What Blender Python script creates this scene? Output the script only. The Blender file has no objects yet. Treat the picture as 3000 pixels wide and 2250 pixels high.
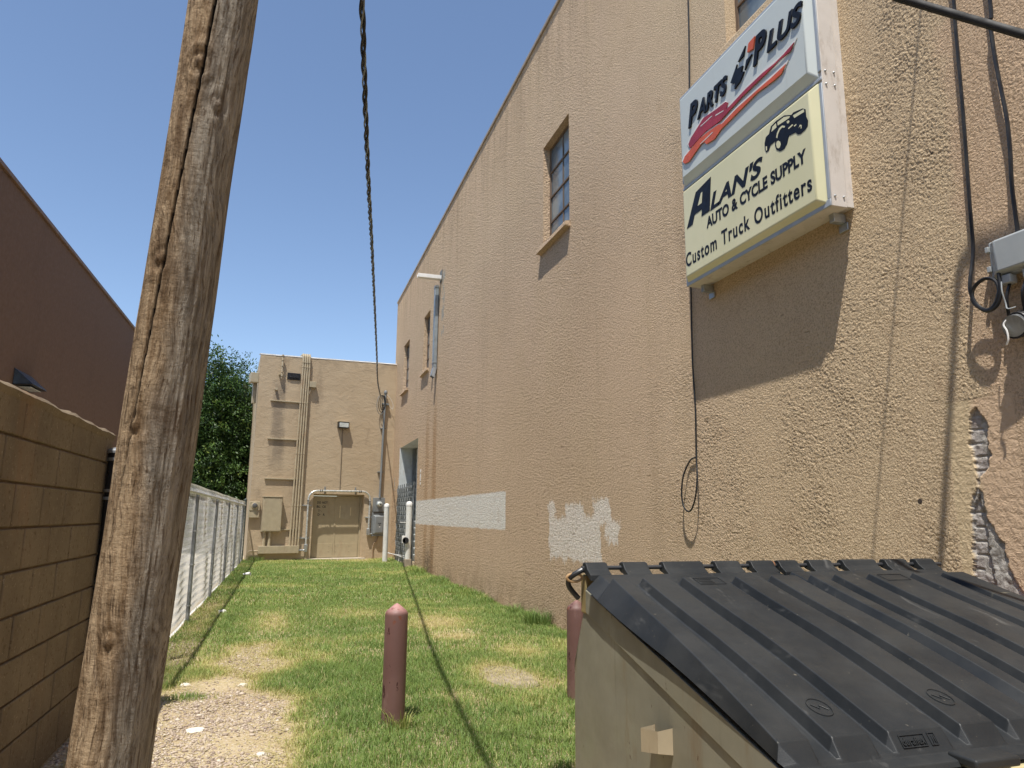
import bpy, bmesh, math, random
import numpy as np
from mathutils import Vector, Matrix, noise as mnoise
random.seed(7); rng = np.random.default_rng(11)
SC = bpy.context.scene; COL = SC.collection
# ------------------------------------------------------------------ camera
cam_d = bpy.data.cameras.new("camera"); cam = bpy.data.objects.new("camera", cam_d); COL.objects.link(cam)
cam_d.sensor_width = 36.0; cam_d.lens = 25.2; cam_d.clip_end = 2000; cam_d.clip_start = 0.05
_r = Vector((0.95459147, -0.29781412, 0.00786572)); _u = Vector((-0.0616726, -0.17171264, 0.98321476)); _f = Vector((0.29146459, 0.93905352, 0.1822824))
M = Matrix.Identity(4)
for i in range(3): M[i][0] = _r[i]; M[i][1] = _u[i]; M[i][2] = -_f[i]
M[0][3], M[1][3], M[2][3] = 0, 0, 1.6
cam.matrix_world = M; SC.camera = cam
# ------------------------------------------------------------------ light
TS = Vector((0.225, 0.33, -1.0)).normalized()            # direction the sunlight travels
EL = math.asin(-TS.z); AZ = math.atan2(-TS.x, -TS.y)
world = bpy.data.worlds.new("World"); SC.world = world; world.use_nodes = True
wn = world.node_tree; bg = wn.nodes['Background']; sky = wn.nodes.new('ShaderNodeTexSky')
sky.sky_type = 'NISHITA'; sky.sun_disc = False; sky.sun_elevation = EL; sky.sun_rotation = AZ
sky.altitude = 1200; sky.air_density = 1.0; sky.dust_density = 1.0; sky.ozone_density = 1.0
wn.links.new(sky.outputs[0], bg.inputs[0]); bg.inputs[1].default_value = 0.138
sd = bpy.data.lights.new("sun", 'SUN'); sd.energy = 4.7; sd.angle = math.radians(0.53); sd.color = (1.0, 0.95, 0.87)
sun = bpy.data.objects.new("sun", sd); COL.objects.link(sun); sun.location = (-10, -15, 40)
sun.rotation_euler = TS.to_track_quat('-Z', 'Y').to_euler()
SC.view_settings.view_transform = 'Standard'; SC.view_settings.look = 'None'
SC.view_settings.exposure = 0.44; SC.view_settings.gamma = 1.0; SC.view_settings.use_curve_mapping = False

# ------------------------------------------------------------------ materials
class NT:
    def __init__(s, name):
        s.m = bpy.data.materials.new(name); s.m.use_nodes = True; s.t = s.m.node_tree
        s.b = s.t.nodes['Principled BSDF']; s._p = None
    def n(s, ty, props=None, **ins):
        x = s.t.nodes.new(ty)
        for k, v in (props or {}).items(): setattr(x, k, v)
        for k, v in ins.items():
            k2 = int(k[1:]) if k[0] == 'i' and k[1:].isdigit() else k.replace('_', ' ')
            s.set(x.inputs[k2], v)
        return x
    def set(s, sock, v):
        if isinstance(v, bpy.types.NodeSocket): s.t.links.new(v, sock)
        elif isinstance(v, (tuple, list)) and len(v) == 3 and sock.type == 'RGBA': sock.default_value = (*v, 1)
        else: sock.default_value = v
    def pos(s):
        if not s._p: s._p = s.n('ShaderNodeNewGeometry').outputs['Position']
        return s._p
    def xyz(s):
        q = s.n('ShaderNodeSeparateXYZ', None, i0=s.pos()); return q.outputs
    def noise(s, scale, detail=4, rough=.55, vec=None, dist=0.0, out=0):
        return s.n('ShaderNodeTexNoise', None, Vector=vec or s.pos(), Scale=scale, Detail=detail, Roughness=rough, Distortion=dist).outputs[out]
    def scl(s, v, vec=None):
        return s.n('ShaderNodeVectorMath', {'operation': 'MULTIPLY'}, i0=vec or s.pos(), i1=Vector(v)).outputs[0]
    def mr(s, v, a, b, c=0.0, d=1.0, smooth=True):
        x = s.n('ShaderNodeMapRange', {'interpolation_type': 'SMOOTHSTEP' if smooth else 'LINEAR'})
        for i, q in enumerate((v, a, b, c, d)): s.set(x.inputs[i], q)
        return x.outputs[0]
    def ma(s, op, a, b=None, c=None):
        x = s.n('ShaderNodeMath', {'operation': op}); s.set(x.inputs[0], a)
        if b is not None: s.set(x.inputs[1], b)
        if c is not None: s.set(x.inputs[2], c)
        return x.outputs[0]
    def mix(s, f, a, b, mode='MIX'):
        x = s.n('ShaderNodeMix', {'data_type': 'RGBA', 'blend_type': mode})
        s.set(x.inputs[0], f); s.set(x.inputs[6], a); s.set(x.inputs[7], b); return x.outputs[2]
    def rect(s, y, z, y0, y1, z0, z1, sf=.04):
        a = s.ma('MULTIPLY', s.mr(y, y0 - sf, y0 + sf), s.mr(y, y1 + sf, y1 - sf))
        b = s.ma('MULTIPLY', s.mr(z, z0 - sf, z0 + sf), s.mr(z, z1 + sf, z1 - sf))
        return s.ma('MULTIPLY', a, b)
    def bump(s, h, strength=.5, dist=.01, normal=None):
        x = s.n('ShaderNodeBump', None, Height=h, Strength=strength, Distance=dist)
        if normal: s.set(x.inputs['Normal'], normal)
        return x.outputs[0]
    def fin(s, col, rough=.8, metal=0.0, normal=None, spec=None):
        s.set(s.b.inputs['Base Color'], col); s.set(s.b.inputs['Roughness'], rough); s.set(s.b.inputs['Metallic'], metal)
        if spec is not None: s.set(s.b.inputs['Specular IOR Level'], spec)
        if normal: s.set(s.b.inputs['Normal'], normal)
        return s.m
def paint(name, col, rough=.55, metal=0.0, var=.12, dirt=None, dscale=3, bump=.0, spec=None):
    n = NT(name); c2 = tuple(v * (1 - var) for v in col); c3 = tuple(min(1, v * (1 + var)) for v in col)
    c = n.mix(n.mr(n.noise(6, 5), .3, .7), c2, c3)
    if dirt: c = n.mix(n.mr(n.noise(dscale, 6, .7, n.scl((1, 1, .35))), .52, .72, 0, .75), c, dirt)
    r = n.mr(n.noise(14, 3), .3, .7, max(rough - .1, .05), rough + .1)
    nb = n.bump(n.noise(60, 3), bump, .004) if bump else None
    return n.fin(c, r, metal, nb, spec)

# right-hand wall stucco
def stucco():
    n = NT('stucco'); x, y, z = n.xyz()
    coarse = n.mr(y, 3.0, 14.0, 1.0, 0.75); relief = n.mr(y, 6.0, 9.4, .45, 1.0)
    # colour: near end yellower, streaks, pinkish patches
    base = n.mix(n.mr(n.noise(.35, 5, .6), .35, .65), (.66, .495, .345), (.61, .455, .31))
    base = n.mix(n.mr(n.noise(.9, 4, .6, n.scl((1, 1.6, .5))), .42, .72, 0, .55), base, (.64, .485, .32))
    base = n.mix(n.mr(y, 8.0, 4.0, 0, .75), base, (.62, .485, .305))
    base = n.mix(n.mr(n.noise(1.0, 6, .65, n.scl((1, 1.5, .12))), .52, .75, 0, .38), base, (.40, .295, .19))
    # darker low and orange near door
    low = n.ma('MULTIPLY', n.mr(y, 14, 20), n.mr(z, 4.6, 2.6))
    base = n.mix(n.ma('MULTIPLY', low, .55), base, (.61, .43, .265))
    # right-most repaired plaster is pinker
    wob = n.ma('MULTIPLY', n.ma('SUBTRACT', n.noise(2.5, 4), .5), .5)
    pink = n.mr(n.ma('ADD', y, wob), 3.25, 3.12)
    base = n.mix(pink, base, (.62, .45, .30))
    # grime under the parapet
    ns = n.noise(1.3, 6, .7, n.scl((1, 2.2, .22)))
    base = n.mix(n.ma('MULTIPLY', n.mr(z, 7.8, 10.2), n.mr(ns, .4, .7, 0, .55)), base, (.26, .19, .13))
    # rust streaks beneath the downspout
    jit = n.ma('MULTIPLY', n.ma('SUBTRACT', n.noise(3.0, 5, .7, n.scl((1, 3, .35))), .5), 1.1)
    yy = n.ma('ADD', y, jit)
    fade = n.ma('MULTIPLY', n.mr(z, -.5, 1.2, .9, .8), n.mr(z, 5.5, 3.5))
    st1 = n.ma('MULTIPLY', n.ma('MULTIPLY', n.mr(yy, 19.6, 19.9), n.mr(yy, 20.35, 20.05)), fade)
    st2 = n.ma('MULTIPLY', n.ma('MULTIPLY', n.mr(yy, 20.7, 20.95), n.mr(yy, 21.45, 21.15)), n.ma('MULTIPLY', fade, .75))
    base = n.mix(n.ma('MULTIPLY', n.ma('MAXIMUM', st1, st2), .8), base, (.36, .185, .065))
    dk = n.ma('MULTIPLY', n.ma('MULTIPLY', n.mr(yy, 19.6, 20.0), n.mr(yy, 21.3, 20.7)), n.mr(z, 1.1, .25))
    base = n.mix(n.ma('MULTIPLY', dk, n.mr(n.noise(9, 5, .7), .35, .6)), base, (.09, .065, .045))
    gs = n.ma('MULTIPLY', n.rect(n.ma('ADD', y, n.ma('MULTIPLY', wob, .25)), z, 19.1, 19.45, 6.6, 8.5, .12), n.mr(n.noise(4, 4), .45, .55))
    base = n.mix(gs, base, (.36, .37, .34))
    spl = n.ma('MULTIPLY', n.mr(z, .75, .02), n.mr(n.noise(3, 7, .75, n.scl((1, 1, .7))), .38, .66))
    base = n.mix(n.ma('MULTIPLY', spl, .65), base, (.27, .185, .11))
    # painted-out band and patch
    w2 = n.ma('MULTIPLY', n.ma('SUBTRACT', n.noise(3.5, 4), .5), .12)
    yb = n.ma('ADD', y, w2); zb = n.ma('ADD', z, n.ma('MULTIPLY', w2, .5))
    band = n.rect(yb, zb, 12.98, 24.0, 1.36, 2.07, .02)
    rs = [(8.70, 10.62, 1.00, 1.60), (10.33, 10.64, 1.0, 1.83), (9.25, 9.98, 1.0, 1.78), (8.42, 8.95, 1.5, 1.84), (8.13, 8.52, 1.30, 1.54)]
    pm = None; wa = n.ma('MULTIPLY', n.ma('SUBTRACT', n.noise(4.5, 4, .6), .5), .50); wb_ = n.ma('MULTIPLY', n.ma('SUBTRACT', n.noise(5.5, 5, .65, n.scl((1, 1.7, .6))), .5), .42)
    for r in rs:
        k = n.rect(n.ma('ADD', y, wa), n.ma('ADD', z, wb_), *r, .035); pm = k if pm is None else n.ma('MAXIMUM', pm, k)
    pt = n.mr(n.noise(26, 4, .7), .33, .44)
    base = n.mix(n.ma('MULTIPLY', n.ma('MAXIMUM', band, 0.0), n.mr(n.noise(34, 3, .6), .30, .42)), base, (.84, .84, .79))
    base = n.mix(n.ma('MULTIPLY', pm, pt), base, (.84, .78, .70))
    # stucco relief
    v = n.n('ShaderNodeTexVoronoi', {'feature': 'SMOOTH_F1'}, Vector=n.n('ShaderNodeVectorMath', {'operation': 'ADD'}, i0=n.pos(), i1=n.n('ShaderNodeVectorMath', {'operation': 'SCALE'}, i0=n.noise(22, 3, out=1), Scale=.05).outputs[0]).outputs[0], Scale=64.0, Smoothness=.6).outputs[0]
    h = n.ma('ADD', n.ma('MULTIPLY', n.noise(72, 4, .62, dist=.3), 1.1), n.ma('MULTIPLY', v, -.35))
    g1 = n.noise(78, 4, .66)
    h = n.ma('ADD', n.ma('MULTIPLY', n.ma('MULTIPLY', n.ma('ADD', h, n.ma('MULTIPLY', g1, .6)), coarse), relief), n.ma('MULTIPLY', n.noise(4, 4, .6), .22))
    f0 = n.noise(62, 2, .5); f1 = n.noise(33, 2, .55); f2 = n.noise(16, 2, .55); m0 = n.mr(y, 9.5, 6.5)
    m1 = n.mr(y, 6.5, 10.5); m2 = n.mr(y, 12, 19)
    h = n.ma('ADD', h, n.ma('ADD', n.ma('MULTIPLY', n.ma('MULTIPLY', f1, m1), 2.1), n.ma('MULTIPLY', n.ma('MULTIPLY', f2, m2), 2.6)))
    base = n.mix(n.ma('MULTIPLY', m1, n.mr(f1, .34, .48, .42, 0)), base, (.33, .235, .15))  # shade of the stucco pits painted into the colour at low grain
    base = n.mix(n.ma('MULTIPLY', m0, n.mr(f0, .34, .48, .42, 0)), base, (.34, .245, .15))
    base = n.mix(n.mr(n.ma('ADD', n.ma('MULTIPLY', f0, m0), n.ma('MULTIPLY', f1, m1)), .56, .68, 0, .35), base, (.74, .58, .40))
    base = n.mix(n.ma('MULTIPLY', m2, n.mr(f2, .34, .48, .30, 0)), base, (.33, .235, .15))
    g2 = n.noise(24, 3, .6); base = n.mix(n.mr(g1, .37, .52, .5, 0), base, (.28, .19, .115)); base = n.mix(n.mr(g2, .56, .68, 0, .35), base, (.70, .54, .36))
    base = n.mix(n.mr(n.noise(2.4, 7, .75), .57, .70, 0, .35), base, (.42, .29, .18))
    ds_ = n.mr(n.noise(3.2, 3, .5, n.scl((1, .8, 5.5))), .705, .735)
    ds_ = n.ma('MULTIPLY', ds_, n.mr(z, 4.2, 2.6)); base = n.mix(n.ma('MULTIPLY', ds_, .55), base, (.24, .17, .10))
    h = n.ma('SUBTRACT', h, n.ma('MULTIPLY', ds_, .8))
    nb = n.bump(h, 1.0, .026)
    return n.fin(base, .93, 0, nb, .15)
M_ST = stucco()
def facade_mat():
    n = NT('trowelled_paint'); x, y, z = n.xyz()
    c = n.mix(n.mr(n.noise(.7, 5), .35, .65), (.465, .37, .252), (.43, .335, .222))
    c = n.mix(n.mr(n.noise(1.5, 6, .7, n.scl((1, 1, .2))), .55, .75, 0, .55), c, (.25, .19, .13))
    w = n.ma('MULTIPLY', n.ma('SUBTRACT', n.noise(2.2, 5, .7, n.scl((1, 1, .3))), .5), .7)
    xx = n.ma('ADD', x, w)
    s1 = n.ma('MULTIPLY', n.ma('MULTIPLY', n.mr(xx, -.75, -.5), n.mr(xx, -.15, -.4)), n.ma('MULTIPLY', n.mr(z, 6.7, 6.0), n.mr(z, 2.8, 4.0)))
    c = n.mix(n.ma('MULTIPLY', s1, .6), c, (.16, .13, .10))
    c = n.mix(n.ma('MULTIPLY', n.mr(z, 6.9, 7.4), n.mr(n.noise(3, 4), .4, .65, 0, .4)), c, (.25, .19, .13))
    h1 = n.noise(2.6, 6, .66, n.scl((1, 1, 1.5)), .5)
    h2 = n.noise(12, 4, .6, n.scl((1, 1, 1.6)), 1.0)
    pk = n.mr(n.noise(17, 2), .27, .22)
    h = n.ma('SUBTRACT', n.ma('ADD', h1, n.ma('MULTIPLY', h2, .22)), n.ma('MULTIPLY', pk, .3))
    return n.fin(c, .7, 0, n.bump(h, .42, .05), .25)
M_FA = facade_mat()
M_TAN = paint('tan_metal_paint', (.38, .325, .22), .5, 0, .06, (.28, .2, .13), 4)
M_TAN2 = paint('tan_conduit_paint', (.41, .345, .235), .5, 0, .08, (.3, .2, .12), 5)
M_GALV = paint('galvanised_steel', (.42, .44, .45), .42, .75, .18, (.22, .23, .24), 9)
M_WIRE = paint('galvanised_wire', (.86, .87, .86), .45, .1, .06)
M_POSTG = paint('fence_post_steel', (.22, .235, .24), .5, .35, .3, (.12, .13, .13), 14)
M_GREYM = paint('grey_meter_paint', (.20, .215, .22), .4, .1, .08, (.13, .13, .13), 4)
M_GLASSM = paint('meter_glass', (.55, .58, .55), .12, 0, .2)
M_BLACK = paint('black_rubber', (.012, .012, .013), .42, 0, .2)
M_BLKMET = paint('black_metal', (.02, .021, .024), .35, .2, .2)
M_BROWN = paint('dark_brown_stucco', (.155, .088, .052), .9, 0, .05, (.12, .068, .04), .6, .3)
M_BRTRIM = paint('brown_coping_paint', (.17, .10, .06), .6, 0, .08)
M_WHITE = paint('white_post_paint', (.62, .62, .58), .5, 0, .06, (.42, .37, .3), 3)
M_WHITE2 = paint('white_trim_paint', (.72, .71, .68), .6, 0, .05, (.5, .45, .38), 4)
M_PLASTG = paint('grey_plastic', (.36, .385, .39), .4, 0, .05)
M_RUST = paint('rusty_steel', (.20, .09, .04), .8, .2, .35, (.35, .2, .1), 14)
M_DOORP = paint('door_paint', (.39, .325, .21), .5, 0, .04, (.33, .25, .16), 3)
M_GREYW = paint('grey_white_paint', (.50, .53, .52), .7, 0, .08, (.35, .33, .28), 3)
M_SLAT = paint('grey_white_door_slat', (.45, .48, .47), .55, 0, .06, (.3, .3, .27), 3)
M_GATE = paint('folding_gate_steel', (.15, .165, .17), .5, .3, .2)
M_INK = paint('black_sign_ink', (.006, .007, .012), .45, 0, .2, spec=.25)
M_INKM = paint('black_paint_letters', (.008, .008, .008), .6, 0, .2)
M_DARK = paint('painted_interior_shade', (.012, .012, .014), .8, 0, .1)
M_LIDT = None
def lid_mat():
    n = NT('black_plastic_lid')
    d = n.mr(n.noise(2.2, 6, .65), .38, .66)
    c = n.mix(d, (.015, .0175, .020), (.029, .031, .032))
    sc = n.noise(9, 4, .7, n.scl((1, .25, .6)), .4)
    c = n.mix(n.mr(sc, .62, .74, 0, .55), c, (.12, .12, .115))
    sp = n.noise(38, 3, .6); c = n.mix(n.mr(sp, .70, .76, 0, .5), c, (.2, .18, .14))
    x, y, z = n.xyz()
    ln = n.ma('MULTIPLY', n.rect(n.ma('ADD', y, n.ma('MULTIPLY', n.noise(9, 4), .035)), z, 2.735, 2.742, 0, 3, .006), n.mr(n.noise(5.2, 4), .54, .66, 0, .6))
    c = n.mix(ln, c, (.28, .25, .17))
    r = n.mr(n.noise(5, 5, .6), .3, .7, .42, .60)
    b = n.bump(n.noise(220, 2), .18, .002, n.bump(n.noise(3, 3), .25, .03))
    return n.fin(c, r, 0, b, .3)
M_LID = lid_mat()
def body_mat():
    n = NT('dumpster_beige_paint')
    c = n.mix(n.mr(n.noise(1.5, 5), .35, .65), (.215, .205, .155), (.19, .178, .13))
    c = n.mix(n.mr(n.noise(7, 6, .7, n.scl((1, 1, .2))), .56, .70, 0, .6), c, (.17, .12, .065))
    c = n.mix(n.mr(n.noise(16, 5, .7, n.scl((1, 1, .4))), .665, .69), c, (.07, .035, .018))
    c = n.mix(n.mr(n.noise(11, 6, .75, n.scl((1, 1.6, .09))), .56, .72, 0, .55), c, (.115, .095, .065))
    c = n.mix(n.mr(n.noise(4, 4, .6, n.scl((1, .5, 1))), .60, .68, 0, .35), c, (.30, .29, .24))
    return n.fin(c, n.mr(n.noise(6, 4), .3, .7, .35, .6), 0, n.bump(n.noise(1.8, 3), .35, .05), .5)
M_BODY = body_mat()
def bollard_mat():
    n = NT('maroon_bollard_paint'); x, y, z = n.xyz()
    c = n.mix(n.mr(n.noise(3, 5), .35, .65), (.158, .085, .072), (.135, .070, .060))
    c = n.mix(n.mr(n.noise(5, 6, .7, n.scl((1, 1, .3))), .52, .72, 0, .6), c, (.27, .17, .15))
    c = n.mix(n.mr(z, .14, .01, 0, .7), c, (.16, .11, .075))
    c = n.mix(n.ma('MULTIPLY', n.mr(z, .82, .9), n.mr(n.noise(10, 4), .2, .6)), c, (.42, .22, .205))
    ch = n.mr(n.noise(13, 5, .68, n.scl((1, 1, .45))), .64, .655)
    c = n.mix(ch, c, (.055, .018, .016))
    ru = n.ma('MULTIPLY', n.mr(z, .74, .80), n.ma('MULTIPLY', n.mr(z, .90, .86), n.mr(n.noise(16, 4), .58, .64)))
    c = n.mix(ru, c, (.17, .055, .03))
    return n.fin(c, n.mr(ch, 0, 1, .55, .85), 0, n.bump(ch, -.4, .003, n.bump(n.noise(9, 3), .15, .01)), .4)
M_BOL = bollard_mat()
def wood_mat():
    n = NT('weathered_pole_wood'); tc = n.n('ShaderNodeTexCoord').outputs['Object']
    kn = n.noise(1.3, 3, .5, n.scl((1.5, 1.5, 1), tc), out=1)
    warp = n.n('ShaderNodeVectorMath', {'operation': 'SCALE'}, i0=kn, Scale=.22).outputs[0]
    p = n.n('ShaderNodeVectorMath', {'operation': 'ADD'}, i0=tc, i1=warp).outputs[0]
    gr = n.noise(8, 8, .72, n.scl((5.5, 5.5, .33), p))
    gf = n.noise(30, 6, .7, n.scl((4, 4, .22), p))
    x, y, z = (n.n('ShaderNodeSeparateXYZ', None, i0=tc).outputs)
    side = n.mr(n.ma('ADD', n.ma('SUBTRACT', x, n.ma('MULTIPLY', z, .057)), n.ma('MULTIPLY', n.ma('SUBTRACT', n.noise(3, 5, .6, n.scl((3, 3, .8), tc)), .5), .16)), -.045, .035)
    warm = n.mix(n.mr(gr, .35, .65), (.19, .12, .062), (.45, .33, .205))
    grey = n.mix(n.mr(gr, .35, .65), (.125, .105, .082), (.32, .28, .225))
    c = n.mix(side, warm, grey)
    c = n.mix(n.mr(gf, .52, .64, 0, .85), c, (.075, .045, .024))
    c = n.mix(n.mr(n.noise(5, 6, .7, n.scl((3, 3, .5), tc)), .60, .74, 0, .6), c, (.42, .36, .28))
    h = n.ma('ADD', n.ma('MULTIPLY', gr, .8), n.ma('MULTIPLY', gf, .45))
    h = n.ma('ADD', h, n.ma('MULTIPLY', n.noise(6, 4, .6, n.scl((1.4, 1.4, .8), tc)), .9))
    h = n.ma('ADD', h, n.ma('MULTIPLY', n.noise(5, 5, .7, n.scl((1.6, 1.6, 9), tc)), .22))
    cr = n.n('ShaderNodeAttribute', {'attribute_name': 'crack'}).outputs['Fac']
    c = n.mix(n.mr(n.noise(3.2, 5, .6, n.scl((2, 2, .9), tc)), .54, .72, 0, .7), c, (.085, .05, .027))
    kt = n.n('ShaderNodeAttribute', {'attribute_name': 'knot'}).outputs['Fac']
    c = n.mix(n.ma('MULTIPLY', kt, .75), c, (.075, .042, .02))
    c = n.mix(cr, c, (.012, .008, .006))
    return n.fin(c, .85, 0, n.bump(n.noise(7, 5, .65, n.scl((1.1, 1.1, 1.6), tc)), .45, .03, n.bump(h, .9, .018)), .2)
M_WOOD = wood_mat()
def block_mat():
    n = NT('split_block'); 
    c = n.mix(n.mr(n.noise(2, 5), .3, .7), (.215, .17, .118), (.16, .125, .086))
    c = n.mix(n.mr(n.noise(34, 4, .75), .55, .66, 0, .8), c, (.11, .075, .045)); c = n.mix(n.mr(n.noise(50, 3, .7), .60, .70, 0, .5), c, (.42, .34, .24))
    c = n.mix(n.mr(n.noise(1.2, 5, .7, n.scl((1, 1, .3))), .55, .75, 0, .5), c, (.24, .14, .08))
    return n.fin(c, .95, 0, n.bump(n.noise(60, 4, .7), .55, .008), .1)
M_BLK = block_mat()
M_MORT = paint('brown_mortar', (.15, .10, .06), .95, 0, .15, None, 3, .4)
def brick_mat():
    n = NT('exposed_brick_and_mortar'); x, y, z = n.xyz()
    m = n.n('ShaderNodeAttribute', {'attribute_name': 'dmg'}).outputs['Fac']
    m2 = n.n('ShaderNodeAttribute', {'attribute_name': 'mort'}).outputs['Fac']
    v = n.n('ShaderNodeCombineXYZ', None, i0=y, i1=z, i2=0.0).outputs[0]
    b = n.n('ShaderNodeTexBrick', {'offset': .5}, Vector=v, Color1=(.35, .31, .285), Color2=(.29, .245, .22), Mortar=(.45, .42, .37), Scale=1.0, Mortar_Size=.010, Brick_Width=.20, Row_Height=.082, Bias=0.0)
    c = n.mix(n.mr(n.noise(14, 4), .38, .6, 0, .8), b.outputs[0], (.46, .43, .40))
    mo = n.mix(n.mr(n.noise(18, 4), .35, .65), (.30, .28, .25), (.52, .49, .44))
    c = n.mix(m2, c, mo)
    st = n.mix(n.mr(y, 3.30, 3.22), (.62, .485, .305), (.62, .45, .30))
    c = n.mix(m, st, c)
    h = n.ma('ADD', n.ma('MULTIPLY', n.noise(30, 5, .62, dist=.5), 1.25), n.ma('MULTIPLY', b.outputs[1], -.5))
    return n.fin(c, .93, 0, n.bump(h, .8, .016), .12)
M_BRK = brick_mat()
def glass_mat(name='old_window_glass', c1=(.10, .13, .15), c2=(.21, .25, .26)):
    n = NT(name)
    c = n.mix(n.mr(n.noise(1.7, 4), .4, .65), c1, c2)
    c = n.mix(n.mr(n.noise(5, 5, .7, n.scl((1, 1, .25))), .58, .72, 0, .35), c, (.3, .3, .27))
    return n.fin(c, .16, 0, n.bump(n.noise(2, 2), .15, .02), .8)
M_GL = glass_mat()
M_FRAME = paint('brown_window_frame', (.13, .085, .055), .7, 0, .2, (.22, .15, .09), 10)
def sign_face(name, c1, c2, st):
    n = NT(name)
    c = n.mix(n.mr(n.noise(1.1, 4), .3, .7), c1, c2)
    c = n.mix(n.mr(n.noise(6, 6, .7, n.scl((1, 2, .12))), .58, .78, 0, .4), c, st)
    return n.fin(c, .33, 0, n.bump(n.noise(2.5, 2), .08, .02), .5)
M_S1 = sign_face('white_sign_plastic', (.60, .64, .60), (.56, .60, .57), (.46, .46, .38))
M_S2 = sign_face('cream_sign_plastic', (.74, .70, .45), (.68, .65, .40), (.5, .47, .28))
M_RED = paint('crimson_sign_paint', (.36, .025, .035), .3, 0, .15)
M_ORG = paint('orange_sign_paint', (.62, .10, .025), .3, 0, .1)
M_BLUE = paint('pale_blue_sign_frame', (.38, .42, .46), .5, .1, .06, (.3, .34, .4), 6)
M_SIDE = paint('pinkish_sign_side_paint', (.60, .56, .52), .6, 0, .05, (.38, .33, .28), 9)
M_PAPER = paint('white_foam_cup', (.8, .8, .78), .5, 0, .03)
M_CONC = paint('old_concrete', (.42, .37, .30), .9, 0, .12, (.28, .24, .19), 6, .4)
M_STONE = paint('pale_rock', (.60, .54, .46), .9, 0, .15, (.4, .34, .28), 9, .4)
def ground_mat():
    n = NT('dirt_ground'); x, y, z = n.xyz()
    c = n.mix(n.mr(n.noise(1.2, 6, .65), .35, .65), (.33, .25, .15), (.42, .34, .20))
    c = n.mix(n.mr(n.noise(55, 3, .6), .5, .62, 0, .8), c, (.52, .45, .35))
    c = n.mix(n.mr(n.noise(70, 2, .5), .6, .7, 0, .6), c, (.20, .14, .10))
    lot = n.mr(n.ma('ADD', x, n.ma('MULTIPLY', n.noise(2, 4), .1)), -1.33, -1.42)
    lc = n.mix(n.mr(n.noise(.6, 5), .35, .65), (.56, .52, .45), (.48, .45, .38))
    c = n.mix(lot, c, lc)
    h = n.ma('ADD', n.noise(60, 4, .6), n.ma('MULTIPLY', n.noise(12, 3), n.ma('SUBTRACT', .7, n.ma('MULTIPLY', lot, .65))))
    return n.fin(c, .95, 0, n.bump(h, .6, .014), .1)
M_GRD = ground_mat()
def attr_mat(name, cols, rough=.6, trans=0.0, spec=.3):
    n = NT(name); a = n.n('ShaderNodeAttribute', {'attribute_name': 'tint'}).outputs['Fac']
    r = n.n('ShaderNodeValToRGB', None, Fac=a); cr = r.color_ramp
    while len(cr.elements) < len(cols): cr.elements.new(.5)
    for e, (p, c) in zip(cr.elements, cols): e.position = p; e.color = (*c, 1)
    m = n.fin(r.outputs[0], rough, 0, None, spec)
    if trans:
        tr = n.n('ShaderNodeBsdfTranslucent', None, Color=r.outputs[0]); mx = n.n('ShaderNodeMixShader', None, i0=trans)
        n.t.links.new(n.b.outputs[0], mx.inputs[1]); n.t.links.new(tr.outputs[0], mx.inputs[2])
        n.t.links.new(mx.outputs[0], n.t.nodes['Material Output'].inputs[0])
    return m
M_GRASS = attr_mat('grass_blades', [(0, (.105, .18, .045)), (.35, (.185, .275, .068)), (.6, (.28, .35, .09)), (.8, (.46, .43, .16)), (1, (.62, .53, .28))], .55, .35)
M_LEAF = attr_mat('leaves', [(0, (.018, .042, .010)), (.5, (.045, .095, .018)), (.85, (.10, .175, .035)), (1, (.16, .2, .03))], .5, .25, .4)
M_PEB = attr_mat('gravel_stones', [(0, (.26, .20, .16)), (.4, (.45, .37, .29)), (.8, (.56, .49, .40)), (1, (.68, .62, .54))], .9)
M_BARK = paint('tree_bark', (.10, .075, .055), .9, 0, .3, None, 5, .5)

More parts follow.
